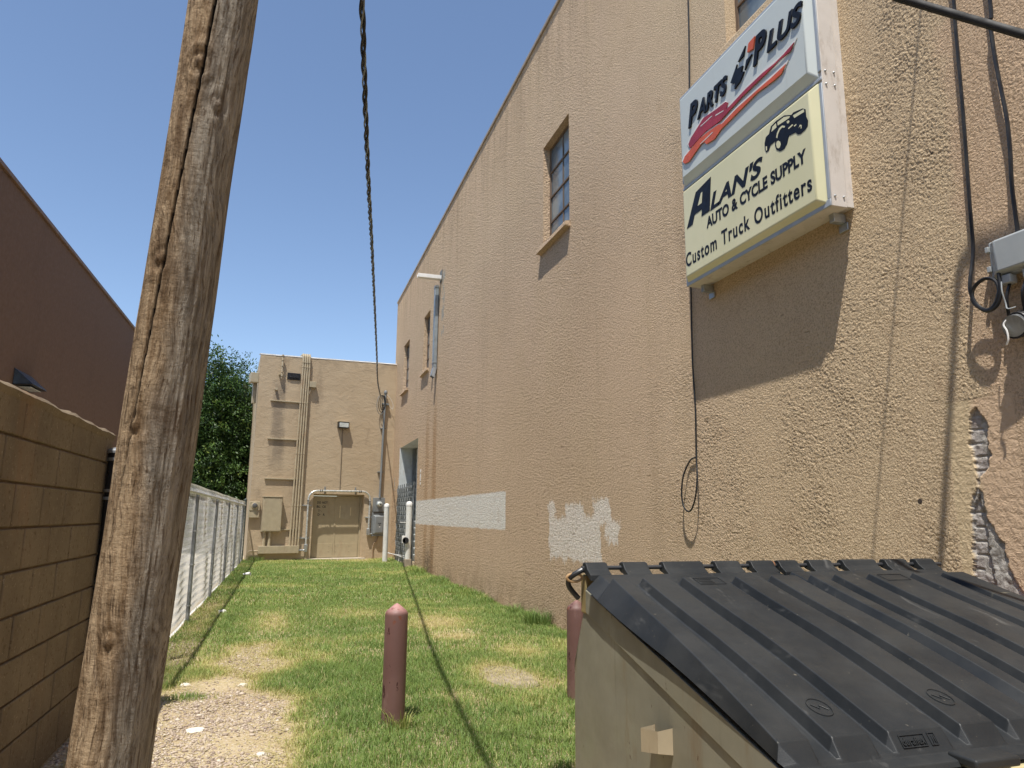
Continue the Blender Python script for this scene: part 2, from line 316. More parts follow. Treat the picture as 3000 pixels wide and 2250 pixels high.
# ------------------------------------------------------------------ mesh helpers
class MB:
    def __init__(s): s.v = []; s.f = []; s.c = []
    def each(s, name, mat, parent=None, **kw):
        r = None
        for vs, fs in s.c: r = MB().add(vs, fs).build(name, mat, parent, **kw)
        return r
    def add(s, vs, fs):
        s.c.append((list(vs), list(fs)))
        o = len(s.v); s.v += [tuple(v) for v in vs]; s.f += [tuple(i + o for i in f) for f in fs]; return s
    def box(s, a, b, fn=None):
        x0, y0, z0 = a; x1, y1, z1 = b
        vs = [(x0,y0,z0),(x1,y0,z0),(x1,y1,z0),(x0,y1,z0),(x0,y0,z1),(x1,y0,z1),(x1,y1,z1),(x0,y1,z1)]
        if fn: vs = [fn(*v) for v in vs]
        return s.add(vs, [(0,3,2,1),(4,5,6,7),(0,1,5,4),(1,2,6,5),(2,3,7,6),(3,0,4,7)])
    def tube(s, pts, r, seg=8, caps=True, radii=None):
        P = [Vector(p) for p in pts]; n = len(P); rings = []; up = None
        for i, p in enumerate(P):
            t = (P[min(i+1, n-1)] - P[max(i-1, 0)]).normalized()
            if up is None: up = t.orthogonal().normalized()
            up = (up - t * up.dot(t))
            up = up.normalized() if up.length > 1e-6 else t.orthogonal().normalized()
            w = t.cross(up); rr = radii[i] if radii else r
            rings.append([p + (up * math.cos(2*math.pi*k/seg) + w * math.sin(2*math.pi*k/seg)) * rr for k in range(seg)])
        vs = [q for g in rings for q in g]; fs = []
        for i in range(n-1):
            for k in range(seg):
                a = i*seg+k; b = i*seg+(k+1) % seg; fs.append((a, b, b+seg, a+seg))
        if caps: fs.append(tuple(range(seg-1, -1, -1))); fs.append(tuple((n-1)*seg+k for k in range(seg)))
        return s.add(vs, fs)
    def lathe(s, c, prof, seg=24, axis=None):
        vs = []; fs = []
        for (r, z) in prof:
            for k in range(seg):
                a = 2*math.pi*k/seg; q = Vector((r*math.cos(a), r*math.sin(a), z))
                if axis is not None: q = axis @ q
                vs.append(Vector(c) + q)
        for i in range(len(prof)-1):
            for k in range(seg):
                a = i*seg+k; b = i*seg+(k+1) % seg; fs.append((a, b, b+seg, a+seg))
        fs.append(tuple(range(seg-1, -1, -1))); fs.append(tuple((len(prof)-1)*seg+k for k in range(seg)))
        return s.add(vs, fs)
    def prism(s, poly, fn, d0, d1):
        n = len(poly); vs = [fn(a, b, d0) for a, b in poly] + [fn(a, b, d1) for a, b in poly]
        fs = [tuple(range(n)), tuple(range(2*n-1, n-1, -1))] + [(i, i+n, (i+1) % n+n, (i+1) % n) for i in range(n)]
        return s.add(vs, fs)
    def build(s, name, mat, parent=None, smooth=False, bevel=0.0, origin=None, bseg=2):
        me = bpy.data.meshes.new(name)
        o = Vector(origin) if origin is not None else (Vector(parent['_loc']) if parent is not None and '_loc' in parent else Vector((0,0,0)))
        me.from_pydata([tuple(Vector(v) - o) for v in s.v], [], s.f)
        bm = bmesh.new(); bm.from_mesh(me)
        bmesh.ops.recalc_face_normals(bm, faces=bm.faces)
        if bevel:
            es = [e for e in bm.edges if len(e.link_faces) == 2 and e.calc_face_angle(0) > .6]
            rb = bmesh.ops.bevel(bm, geom=es, offset=bevel, segments=bseg, affect='EDGES', profile=.5, clamp_overlap=True)
            if not smooth:
                for f in rb['faces']: f.smooth = True
        if smooth:
            for f in bm.faces: f.smooth = True
            for e in bm.edges:
                if len(e.link_faces) == 2 and e.calc_face_angle(0) > .62: e.smooth = False
        bm.to_mesh(me); bm.free()
        me.materials.append(mat); ob = bpy.data.objects.new(name, me); COL.objects.link(ob)
        if parent is not None: ob.parent = parent; ob['_loc'] = tuple(o)
        else: ob.location = o; ob['_loc'] = tuple(o)
        return ob
def thing(name, label, cat, loc, group=None):
    o = bpy.data.objects.new(name, None); COL.objects.link(o); o.location = loc; o['_loc'] = tuple(loc)
    o.empty_display_size = .2; o['label'] = label; o['category'] = cat
    if group: o['group'] = group
    return o
def tag(o, label, cat, group=None):
    o['label'] = label; o['category'] = cat
    if group: o['group'] = group
    return o
def kind(o, k): o['kind'] = k; return o
def bulk(name, V, F, mat, attr=None, parent=None, loops=3):
    me = bpy.data.meshes.new(name); V = np.asarray(V, np.float32); F = np.asarray(F, np.int32)
    me.vertices.add(len(V)); me.vertices.foreach_set('co', V.ravel())
    me.loops.add(F.size); me.loops.foreach_set('vertex_index', F.ravel())
    me.polygons.add(len(F)); me.polygons.foreach_set('loop_start', np.arange(0, F.size, F.shape[1], dtype=np.int32))
    try: me.polygons.foreach_set('loop_total', np.full(len(F), F.shape[1], np.int32))
    except Exception: pass
    for nm, arr in (attr or {}).items():
        a = me.attributes.new(nm, 'FLOAT', 'POINT'); a.data.foreach_set('value', np.asarray(arr, np.float32))
    me.update(calc_edges=True); me.validate(); me.materials.append(mat)
    ob = bpy.data.objects.new(name, me); COL.objects.link(ob)
    if parent is not None: ob.parent = parent
    return ob
def smoothp(pts, k=6):
    """Catmull-Rom through points"""
    P = [Vector(p) for p in pts]; P = [P[0]*2-P[1]] + P + [P[-1]*2-P[-2]]; out = []
    for i in range(1, len(P)-2):
        a, b, c, d = P[i-1:i+3]
        for j in range(k):
            t = j/k; out.append(.5*((2*b)+(c-a)*t+(2*a-5*b+4*c-d)*t*t+(3*b-a-3*c+d)*t**3))
    out.append(P[-2]); return out
def text_mesh(txt, w, h, fn, name, mat, parent, depth=.004, shear=0.0, bold=0.0, y_off=0.0):
    """lettering stretched to width w and cap height h; fn maps (right, up, out) to the world"""
    cu = bpy.data.curves.new('t', 'FONT'); cu.body = txt; cu.size = 1; cu.extrude = .5; cu.offset = bold; cu.shear = shear; cu.resolution_u = 6; cu.space_character = 1.16 if txt[:6] == 'Custom' else 1.0; cu.space_word = 1.2
    ob = bpy.data.objects.new('t', cu); COL.objects.link(ob)
    dg = bpy.context.evaluated_depsgraph_get(); me = bpy.data.meshes.new_from_object(ob.evaluated_get(dg))
    bpy.data.objects.remove(ob); bpy.data.curves.remove(cu)
    n = len(me.vertices); co = np.empty(n*3, np.float32); me.vertices.foreach_get('co', co); co = co.reshape(-1, 3)
    cap = .729; x0, x1 = co[:, 0].min(), co[:, 0].max(); o = Vector(parent['_loc'])
    for v in me.vertices:
        p = fn((v.co.x-x0)/(x1-x0)*w, v.co.y/cap*h+y_off, (v.co.z+.5)*depth); v.co = Vector(p)-o
    me.materials.append(mat); r = bpy.data.objects.new(name, me); COL.objects.link(r); r.parent = parent; r['_loc'] = parent['_loc']
    return r

# ================================================================== SETTING: ground
def gz(x, y): return .018*mnoise.noise(Vector((x*.5, y*.5, 1.3)))+.008*mnoise.noise(Vector((x*2.1, y*2.1, 4)))
xs = sorted(set([-250, -120, -60, -30, -15, -8, -5, -3] + [round(-2+.2*i, 3) for i in range(31)] + [4.6, 6, 10, 20, 40, 90, 200]))
ys = sorted(set([-200, -80, -30, -10, -4, 0] + [round(2+.25*i, 3) for i in range(108)] + [30, 33, 38, 48, 70, 110, 200, 400]))
gV = [(x, y, gz(x, y) if (-2 < x < 4.2 and 2 < y < 29) else 0.0) for y in ys for x in xs]; nx = len(xs)
gF = [(j*nx+i, j*nx+i+1, (j+1)*nx+i+1, (j+1)*nx+i) for j in range(len(ys)-1) for i in range(nx-1)]
g = bulk('ground', gV, gF, M_GRD); kind(g, 'structure'); g.data.polygons.foreach_set('use_smooth', [True]*len(gF))

# ================================================================== right building
WX = 3.92
def WP(y, z, out=0.0): return (WX-out, y, z)
bld = thing('stucco_building', 'tall tan stucco building with high windows along the right side', 'building', (WX, 15, 0))
holes = [(9.70, 10.90, 6.10, 7.93), (21.20, 22.25, 6.05, 7.90), (25.10, 26.40, 6.10, 7.90), (3.95, 5.50, 6.22, 8.10), (22.68, 26.45, -.05, 4.06), (3.00, 3.44, 1.10, 2.32), (2.60, 9.60, .60, 6.02)]
Y0, Y1, Z0, Z1 = -6.0, 28.6, -.05, 10.2
yb_ = sorted(set([Y0, Y1] + [h[0] for h in holes] + [h[1] for h in holes])); zb_ = sorted(set([Z0, Z1] + [h[2] for h in holes] + [h[3] for h in holes]))
mb = MB()
for i in range(len(yb_)-1):
    for j in range(len(zb_)-1):
        a, b, c, d = yb_[i], yb_[i+1], zb_[j], zb_[j+1]
        if any(a >= h[0]-1e-6 and b <= h[1]+1e-6 and c >= h[2]-1e-6 and d <= h[3]+1e-6 for h in holes): continue
        mb.add([WP(a, c), WP(b, c), WP(b, d), WP(a, d)], [(0, 1, 2, 3)])
for k, (a, b, c, d) in enumerate(holes):
    dp = -.60 if k == 4 else (-.12 if k == 5 else -.16)
    if k in (4, 6): continue
    for q in ([(a, c), (b, c)], [(b, c), (b, d)], [(b, d), (a, d)], [(a, d), (a, c)]):
        (p1, q1), (p2, q2) = q; mb.add([WP(p1, q1), WP(p2, q2), WP(p2, q2, dp), WP(p1, q1, dp)], [(0, 1, 2, 3)])
mb.add([(WX, Y0, Z0), (16, Y0, Z0), (16, Y0, Z1), (WX, Y0, Z1), (WX, Y1, Z0), (16, Y1, Z0), (16, Y1, Z1), (WX, Y1, Z1)], [(0, 1, 2, 3), (4, 5, 6, 7), (1, 5, 6, 2), (3, 2, 6, 7)])
mb.build('wall', M_ST, bld)
def vn3(X, Y, sc_, seed):
    r = np.random.default_rng(seed); G = r.random((512, 512)); x = X*sc_+60; y = Y*sc_+60
    i = np.floor(x).astype(int); j = np.floor(y).astype(int); fx = x-i; fy = y-j; fx = fx*fx*(3-2*fx); fy = fy*fy*(3-2*fy)
    g = lambda a, b: G[a % 512, b % 512]
    return (g(i, j)*(1-fx)+g(i+1, j)*fx)*(1-fy)+(g(i, j+1)*(1-fx)+g(i+1, j+1)*fx)*fy
yl = [2.60]
while yl[-1] < 9.60: yl.append(yl[-1]+max(.0050, .0019*yl[-1]))
yl[-1] = 9.60; zl = list(np.linspace(.60, 6.02, 900))
yl = np.array(sorted(set([q for q in yl if min(abs(q-3.0), abs(q-3.44)) > .003]+[3.0, 3.44]))); zl = np.array(sorted(set([q for q in zl if min(abs(q-1.10), abs(q-2.32)) > .004]+[1.10, 2.32])))
Yg, Zg = np.meshgrid(yl, zl)
wy = Yg+.008*(vn3(Yg, Zg, 31, 1)-.5); wz = Zg+.008*(vn3(Yg, Zg, 31, 2)-.5)
rot = lambda a: (wy*math.cos(a)-wz*math.sin(a), wy*math.sin(a)+wz*math.cos(a))
A_ = vn3(*rot(.4), 104, 3); B_ = vn3(*rot(1.1), 165, 4); C_ = vn3(*rot(2.0), 52, 5); D_ = vn3(*rot(.8), 5, 6)
hh_ = A_*.55+B_*.38+C_*.16; hh_ = np.clip((hh_-.38)/.36, 0, 1)
amp = .0036*(.6+.7*D_)*np.clip(.45+vn3(Yg, Zg, 1.7, 12)*1.1, .45, 1.25)*np.where(Yg < 3.2, .6, 1.0)
ed = np.minimum.reduce([Yg-2.60, 9.60-Yg, Zg-.60, 6.02-Zg]); amp = amp*np.clip(ed/.03, 0, 1)*np.clip((9.6-Yg)/3.6, 0, 1)
dh = np.maximum.reduce([3.0-Yg, Yg-3.44, 1.10-Zg, Zg-2.32]); amp = amp*np.clip(dh/.012, 0, 1)
Vw = np.stack([-hh_*amp, Yg-15, Zg], -1).reshape(-1, 3); nyw = len(yl); ii, jj = np.meshgrid(np.arange(nyw-1), np.arange(len(zl)-1)); 
ym = (yl[ii]+yl[ii+1])/2; zm = (zl[jj]+zl[jj+1])/2; keep = ~((ym > 3.0) & (ym < 3.44) & (zm > 1.10) & (zm < 2.32))
ii, jj = ii[keep], jj[keep]; Fw = np.stack([jj*nyw+ii, (jj+1)*nyw+ii, (jj+1)*nyw+ii+1, jj*nyw+ii+1], -1)
near = bulk('stucco_relief', Vw, Fw, M_ST, None, bld); near.data.polygons.foreach_set('use_smooth', [True]*len(Fw))
MB().box((WX-.035, Y0, Z1), (WX+.35, Y1, Z1+.07)).build('coping', paint('coping_metal', (.34, .27, .2), .5, .2, .1), bld, bevel=.01)
# door opening lining
a, b, c, d = holes[4]
mb = MB()
for q in ([(b, c), (b, d)], [(b, d), (a, d)], [(a, d), (a, c)]):
    (p1, q1), (p2, q2) = q; mb.add([WP(p1, q1, .001), WP(p2, q2, .001), WP(p2, q2, -.6), WP(p1, q1, -.6)], [(0, 1, 2, 3)])
mb.build('door_reveal', M_GREYW, bld)
mb = MB()                                        # rough white paint edge round the far jamb
for k in range(60):
    z = k*.068; w_ = .05+.05*random.random(); mb.box((WX-.006, b, z), (WX+.0, b+w_, z+.066))
mb.build('jamb_paint_edge', M_WHITE2, bld)
rd = MB(); nsl = 17
for k in range(nsl):
    z = .02+k*4.02/nsl; h_ = 4.02/nsl
    rd.add([WP(a, z, -.60), WP(b, z, -.60), WP(b, z+h_*.88, -.57), WP(a, z+h_*.88, -.57), WP(b, z+h_, -.60), WP(a, z+h_, -.60)], [(0, 1, 2, 3), (3, 2, 4, 5)])
rd.build('roll_up_door', M_SLAT, bld)
MB().box((WX+.45, a, 0), (WX+.57, a+.12, 4.05)).box((WX+.45, b-.12, 0), (WX+.57, b, 4.05)).each('door_track', M_GREYM, bld, bevel=.008)
# windows
def window(y0, y1, z0, z1, ny, nz, sill=True):
    w = MB(); X = WX+.14; t = .035
    w.box((X-.02, y0, z0), (X+.03, y0+t, z1)).box((X-.02, y1-t, z0), (X+.03, y1, z1)).box((X-.02, y0+t, z0), (X+.03, y1-t, z0+t)).box((X-.02, y0+t, z1-t), (X+.03, y1-t, z1))
    for i in range(1, nz):
        z = z0+(z1-z0)*i/nz; w.box((X-.018, y0+t, z-.016), (X+.02, y1-t, z+.016))
    for i in range(1, ny):
        y = y0+(y1-y0)*i/ny
        for j in range(nz):
            za = z0+(z1-z0)*j/nz+.016; zz = z0+(z1-z0)*(j+1)/nz-.016; w.box((X-.012, y-.011, za if j else z0+t), (X+.018, y+.011, zz if j < nz-1 else z1-t))
    fr = w.build('window', M_FRAME, bld, bevel=.003, bseg=1)
    p = MB()
    for i in range(ny):
        for j in range(nz):
            ya = y0+(y1-y0)*i/ny; yb2 = y0+(y1-y0)*(i+1)/ny; za = z0+(z1-z0)*j/nz; zb2 = z0+(z1-z0)*(j+1)/nz; e = .004*random.random(); e2 = .004*random.random()
            p.add([(X+e, ya, za), (X+e2, yb2, za), (X+e2, yb2, zb2), (X+e, ya, zb2)], [(0, 1, 2, 3)])
    gp = p.build('pane', M_GL, fr)
    if sill:
        s_ = MB(); n_ = 14; vs = []
        for i in range(n_+1):
            y = y0-.04+(y1-y0+.16)*i/n_; dz = .02*mnoise.noise(Vector((y*6, 1, z0))); do = .008*mnoise.noise(Vector((y*9, 3, z0)))
            vs += [(WX+.10, y, z0+.02), (WX-.085+do, y, z0-.015+dz), (WX-.095+do, y, z0-.085+dz*.5), (WX+.02, y, z0-.10)]
        fs = [(4*i+k, 4*i+(k+1) % 4, 4*i+4+(k+1) % 4, 4*i+4+k) for i in range(n_) for k in range(4)]+[(0, 1, 2, 3), (4*n_+3, 4*n_+2, 4*n_+1, 4*n_)]
        s_.add(vs, fs); s_.build('sill', M_ST, fr)
    return fr
window(*holes[0], 2, 4); window(*holes[1], 2, 4); window(*holes[2], 2, 4); window(*holes[3], 3, 4, False)
MB().box((WX-.06, 3.85, 6.06), (WX+.12, 5.56, 6.21)).build('window_ledge', M_ST, bld, bevel=.02)
mb = MB().add([(WX+.1385, 9.80, 7.22), (WX+.1385, 9.86, 7.20), (WX+.1385, 9.84, 7.06)], [(0, 1, 2)]); mb.build('broken_pane_hole', M_DARK, bld)  # flat dark triangle over the glass; the hole's shade is its colour
# broken stucco at the near end: dense relief grid inside its own opening
def seg_inside(poly, y, z):
    c = False; n = len(poly)
    for i in range(n):
        (a1, b1), (a2, b2) = poly[i], poly[(i+1) % n]
        if (b1 > z) != (b2 > z) and y < (a2-a1)*(z-b1)/(b2-b1)+a1: c = not c
    return c
P1 = [(3.276,2.254),(3.24,2.264),(3.189,2.195),(3.174,2.147),(3.189,2.026),(3.174,1.979),(3.195,1.905),(3.262,1.845),(3.277,1.79),(3.285,1.86),(3.280,1.926),(3.300,2.051),(3.295,2.129)]
P2 = [(3.281,1.80),(3.257,1.772),(3.242,1.621),(3.21,1.555),(3.152,1.448),(3.142,1.341),(3.071,1.20),(3.03,1.05),(3.40,1.05),(3.37,1.258),(3.356,1.439),(3.345,1.59),(3.329,1.743)]
PB2 = [(3.28,1.75),(3.262,1.62),(3.255,1.4),(3.24,1.25),(3.25,1.05),(3.39,1.05),(3.366,1.3),(3.35,1.5),(3.33,1.68)]
ay, by, az, bz = 3.00, 3.44, 1.10, 2.32; NY, NZ = 74, 204
V = []; dm = []; mo = []
for j in range(NZ+1):
    for i in range(NY+1):
        y = ay+(by-ay)*i/NY; z = az+(bz-az)*j/NZ
        jy = y+.016*mnoise.noise(Vector((y*24, z*24, 2)))+.006*mnoise.noise(Vector((y*80, z*80, 2))); jz = z+.016*mnoise.noise(Vector((y*24, z*24, 9)))
        in1 = seg_inside(P1, jy, jz); in2 = seg_inside(P2, jy, jz); inb = seg_inside(PB2, jy, jz)
        ed = min(i, NY-i, j, NZ-j) < 1
        dep = 0; dmv = 0.0; mv = 0.0
        if in1: dep = .020; dmv = 1; mv = 0.0 if mnoise.noise(Vector((y*9, z*9, 5))) < .02 else 1.0
        if in2: dep = .010; dmv = 1; mv = 1.0
        if inb: dep = .024; dmv = 1; mv = 0.0 if mnoise.noise(Vector((y*14, z*14, 8))) < .12 else .8
        if dep and not ed:
            row = (z/.082) % 1
            if mv == 0.0 and row < .14: dep += .006
            dep += .0045*mnoise.noise(Vector((y*30, z*30, 7)))
        V.append((WX+(0 if ed else dep), y, z)); dm.append(dmv); mo.append(mv)
F = [(j*(NY+1)+i, j*(NY+1)+i+1, (j+1)*(NY+1)+i+1, (j+1)*(NY+1)+i) for j in range(NZ) for i in range(NY)]
V = np.array(V)-np.array((WX, 15, 0))
bk = bulk('broken_stucco', V, F, M_BRK, {'dmg': dm, 'mort': mo}, bld); bk['label'] = 'broken stucco showing old brick underneath'

# ---- far facade (turned a little)
FQ = Vector((3.92, 28.2, 0)); FU = Vector((.978, .209, 0)).normalized(); FN = Vector((.209, -.978, 0)).normalized()
def FP(s_, z, out=0.0): q = FQ+FU*s_+FN*out; return (q.x, q.y, z)
def fbox(mb_, s0, s1, z0, z1, o0, o1): return mb_.box((s0, z0, o0), (s1, z1, o1), lambda s_, z, o: FP(s_, z, o))
fb = thing('rear_building', 'smooth tan block building closing the far end of the grass', 'building', FP(-2.6, 0, -5))
SL, SR = -5.23, .4
def ztop(s_): return 7.36+.19*(s_-SL)/(5.2)
dS0, dS1, dZ = -3.02, -1.10, 2.38
mb = MB()
def fq(s0, s1, z0, z1, z0b=None, z1b=None): mb.add([FP(s0, z0), FP(s1, z0 if z0b is None else z0b), FP(s1, z1 if z1b is None else z1b), FP(s0, z1)], [(0, 1, 2, 3)])
fq(SL, dS0, -.05, dZ); fq(dS1, SR, -.05, dZ); fq(SL, SR, dZ, ztop(SL), None, ztop(SR))
for s0, z0, s1, z1 in ((dS0, -.05, dS0, dZ), (dS0, dZ, dS1, dZ), (dS1, dZ, dS1, -.05)):
    mb.add([FP(s0, z0), FP(s1, z1), FP(s1, z1, -.4), FP(s0, z0, -.4)], [(0, 1, 2, 3)])
def FB(z): q = FP(SL, z); return (q[0]-.62, q[1]+9, z)
mb.add([FP(SL, -.05), FP(SL, ztop(SL)), FB(ztop(SL)), FB(-.05)], [(0, 1, 2, 3)])
mb.add([FP(SR, -.05), FP(SR, ztop(SR)), FP(SR, ztop(SR), -9), FP(SR, -.05, -9)], [(0, 1, 2, 3)])
mb.add([FP(SL, ztop(SL)), FP(SR, ztop(SR)), FP(SR, ztop(SR), -9), FB(ztop(SL))], [(0, 1, 2, 3)])
mb.build('wall', M_FA, fb)
cp = MB(); n_ = 30
for i in range(n_):
    s0 = SL-.01+(5.25)*i/n_; s1 = SL-.01+5.25*(i+1)/n_; e = .008*random.random()
    cp.add([FP(s0, ztop(s0)+.002, .006+e), FP(s1, ztop(s1)+.002, .006+e), FP(s1, ztop(s1)+.045-e, .004), FP(s0, ztop(s0)+.045-e, .004), FP(s0, ztop(s0)+.045-e, -.3), FP(s1, ztop(s1)+.045-e, -.3)], [(0, 1, 2, 3), (3, 2, 5, 4)])
cp.build('parapet_cap', M_WHITE2, fb)
# double door with frame
dr = fb
f_ = MB(); fbox(f_, dS0, dS0+.07, 0, dZ, -.36, -.27); fbox(f_, dS1-.07, dS1, 0, dZ, -.36, -.27); fbox(f_, dS0+.07, dS1-.07, dZ-.06, dZ, -.36, -.27)
f_.build('door_frame', M_DOORP, fb, bevel=.006)
mid = -2.10
def leaf(s0, s1):
    d_ = MB(); fbox(d_, s0, s1, .06, dZ-.07, -.36, -.31); o = d_.build('door', M_DOORP, fb, bevel=.006)
    return o
l1 = leaf(dS0+.075, mid-.004); l2 = leaf(mid+.004, dS1-.075)
k1 = MB(); fbox(k1, dS0+.11, mid-.04, .08, .58, -.311, -.303); k1.build('kick_plate', M_DOORP, l1, bevel=.003)
k1 = MB(); fbox(k1, mid+.05, dS1-.10, .08, .58, -.311, -.303); k1.build('kick_plate', M_DOORP, l2, bevel=.003)
k1 = MB(); fbox(k1, mid-.03, mid+.03, .06, dZ-.07, -.311, -.296); k1.build('astragal', M_DOORP, l1, bevel=.004)
k1 = MB(); fbox(k1, -1.93, -1.50, 1.46, 1.97, -.311, -.302); k1.build('cover_plate', M_TAN, l2, bevel=.004)
k1 = MB(); fbox(k1, -1.935, -1.90, 1.52, 1.96, -.302, -.3); fbox(k1, -1.53, -1.50, 1.60, 1.9, -.302, -.3); k1.each('peeled_paint', paint('pale_peeled_edge', (.62, .52, .32), .6), l2)
bl = MB()
for s_ in (-2.86, -2.28, -2.02, -1.52):
    for z in (.30, .50): bl.lathe(FP(s_, z, -.303), [(.016, 0), (.016, .008), (.006, .012)], 8, FN.to_track_quat('Z', 'Y').to_matrix())
bl.each('bolt', M_TAN2, fb)
for (t, s0, w_, z) in (('DO', -2.79, .14, 2.03), ('NOT', -2.60, .2, 2.03), ('BL', -2.80, .14, 1.88), ('CK', -2.59, .14, 1.88), ('T', -2.74, .06, 1.725), ('D', -2.75, .07, 1.585), ('R', -2.55, .065, 1.585)):
    text_mesh(t, w_, .085, (lambda a_, b_, c_, s0=s0, z=z: FP(s0+a_, z+b_, -.3095+c_)), 'painted_letters', M_INKM, l1, .002, 0, .02)
for s_, z in ((-2.655, 1.93), (-2.66, 1.77), (-2.62, 1.74), (-2.66, 1.63)):
    k1 = MB(); fbox(k1, s_, s_+.018, z, z+.014, -.3095, -.3075); k1.build('worn_letter_trace', M_INKM, l1)
sil = MB(); fbox(sil, -3.2, -1.0, -.02, .055, -.36, .14); sil.build('door_step', M_CONC, fb, bevel=.012)
sb = MB(); fbox(sb, -5.50, -5.225, 6.33, 6.68, -.5, -.05); fbox(sb, -5.36, -5.225, 5.6, 6.33, -.5, -.3); sb.build('scupper_box', M_TAN, fb, bevel=.01)
v_ = MB(); fbox(v_, -4.24, -3.76, 6.53, 6.79, .0, .03); vo = v_.build('vent', M_BLKMET, fb, bevel=.01)
v_ = MB(); fbox(v_, -4.17, -3.83, 6.60, 6.66, .031, .06); v_.build('vent_flap', M_BLKMET, vo, bevel=.008)

def fth(name, label, cat, s_, z, out=.02, group=None): return thing(name, label, cat, FP(s_, z, out), group)
# conduit bank
cb = fth('conduit_bank', 'bank of parallel tan conduits climbing the rear wall to its top', 'conduits', -3.66, .53)
for i in range(4):
    s_ = -3.80+i*.102; s_t = -3.70+i*.079
    MB().tube([FP(s_+.0, .53, .10), FP(s_+(s_t-s_)*.5, 3.9, .10), FP(s_t, 7.24, .10)], .030, 10).build('conduit', M_TAN2, cb, smooth=True)
    c_ = MB()
    for z in (7.05, 5.70, 3.82, 1.94):
        q = s_+(s_t-s_)*(z-.53)/6.7; c_.tube([FP(q, z-.03, .10), FP(q, z+.03, .10)], .037, 10)
    c_.each('coupling', M_TAN2, cb, smooth=True)
lt = MB()
for i in range(4):
    a_ = -3.745+i*.079; lt.tube([FP(a_+.037, 7.20, .10), FP(a_+.037, 7.44, .10), FP(a_+.037, 7.53, .04), FP(a_+.037, 7.53, -.3)], .038, 8)
lt.each('elbow', M_TAN2, cb, smooth=True)
for (s0, s1, z) in ((-4.78, -3.42, 5.70), (-4.79, -3.46, 4.31), (-4.80, -3.50, 2.88), (-4.20, -3.50, 1.09)):
    b_ = MB(); fbox(b_, s0, s1, z-.02, z+.02, .0, .065); b_.build('strut_bracket', M_TAN, cb, bevel=.004)
gt = MB(); fbox(gt, -4.86, -3.48, .27, .53, .0, .19); gt.build('wireway_box', M_TAN, cb, bevel=.008)
gt = MB().tube([FP(-4.86, .36, .06), FP(-5.15, .36, .06), FP(-5.2, .30, .05)], .02, 8); gt.build('stub_conduit', M_TAN2, cb, smooth=True)
# panel
pn = fth('breaker_panel', 'large flat tan breaker cabinet above the wireway box', 'panel', -4.48, 1.0)
b_ = MB(); fbox(b_, -4.81, -4.15, 1.02, 2.22, .0, .22); b_.build('cabinet', M_TAN, pn, bevel=.01)
b_ = MB(); fbox(b_, -4.79, -4.17, 1.05, 2.19, .221, .235); b_.build('cover', M_TAN, pn, bevel=.006)
b_ = MB(); fbox(b_, -4.82, -4.14, 2.221, 2.245, .0, .25); b_.build('hood', M_TAN, pn, bevel=.004)
for s_ in (-4.69, -4.51): MB().tube([FP(s_, .53, .11), FP(s_, 1.02, .11)], .055, 10).build('conduit', M_TAN2, pn, smooth=True)
# left meter
ml = fth('electric_meter', 'small beige meter box in the left corner beside the fence end post', 'meter', -5.08, 1.5)
b_ = MB(); fbox(b_, -5.26, -4.90, 1.50, 2.06, .0, .12); b_.build('box', M_TAN, ml, bevel=.012)
b_ = MB(); fbox(b_, -5.25, -4.91, 1.765, 1.78, .121, .14); b_.build('lip', M_TAN2, ml)
QF = FN.to_track_quat('Z', 'Y').to_matrix()
MB().lathe(FP(-5.08, 1.92, .12), [(.115, 0), (.115, .02), (.095, .03)], 20, QF).build('ring', M_TAN2, ml, smooth=True)
MB().lathe(FP(-5.08, 1.92, .15), [(.088, 0), (.085, .03), (.05, .05)], 20, QF).build('glass', paint('dark_meter_glass', (.10, .10, .10), .2), ml, smooth=True)
# small things on the facade
an = fth('capped_pipe', 'old capped pipe bracket beside the black vent near the roof', 'pipe', -4.46, 6.5)
MB().tube([FP(-4.46, 6.52, .12), FP(-4.46, 7.30, .12), FP(-4.46, 7.42, .10)], .028, 8).build('pipe', M_TAN2, an, smooth=True)
c_ = MB()
for z in (6.62, 6.78, 7.0, 7.22, 7.38): c_.tube([FP(-4.46, z-.02, .12), FP(-4.46, z+.02, .12)], .045, 8)
c_.each('collar', M_TAN2, an, smooth=True)
b_ = MB(); fbox(b_, -4.55, -4.42, 6.66, 6.69, 0, .14); fbox(b_, -4.47, -4.44, 7.1, 7.13, 0, .10); b_.each('bracket', M_TAN, an)
t_ = tag(MB().tube([FP(-4.61, 6.13, 0), FP(-4.61, 6.13, .1)], .05, 12).build('pipe_stub', M_TAN2, None, smooth=True, origin=FP(-4.61, 6.13)), 'short round pipe stub poking from rear wall under capped pipe', 'pipe stub')
jb = fth('junction_box', 'small square tan junction box right of the conduit bank, high up', 'junction box', -3.3, 6.3)
b_ = MB(); fbox(b_, -3.43, -3.19, 6.30, 6.51, .0, .16); b_.build('box', M_TAN, jb, bevel=.006)
MB().tube(smoothp([FP(-3.36, 6.30, .08), FP(-3.40, 6.1, .08), FP(-3.46, 5.9, .07), FP(-3.47, 5.74, .07)]), .014, 6).build('flexible_conduit', M_TAN2, jb, smooth=True)
lp = fth('wall_light', 'square flood light on the rear wall above the double door', 'wall light', -2.07, 4.85)
b_ = MB(); fbox(b_, -2.28, -1.87, 4.85, 5.08, .0, .20); b_.build('housing', M_BLKMET, lp, bevel=.012)
b_ = MB(); fbox(b_, -2.25, -1.90, 4.88, 5.05, .201, .21); b_.build('lens', M_GLASSM, lp, bevel=.004)
b_ = MB(); fbox(b_, -2.29, -1.86, 5.081, 5.10, .0, .22); b_.build('hood', M_TAN, lp)
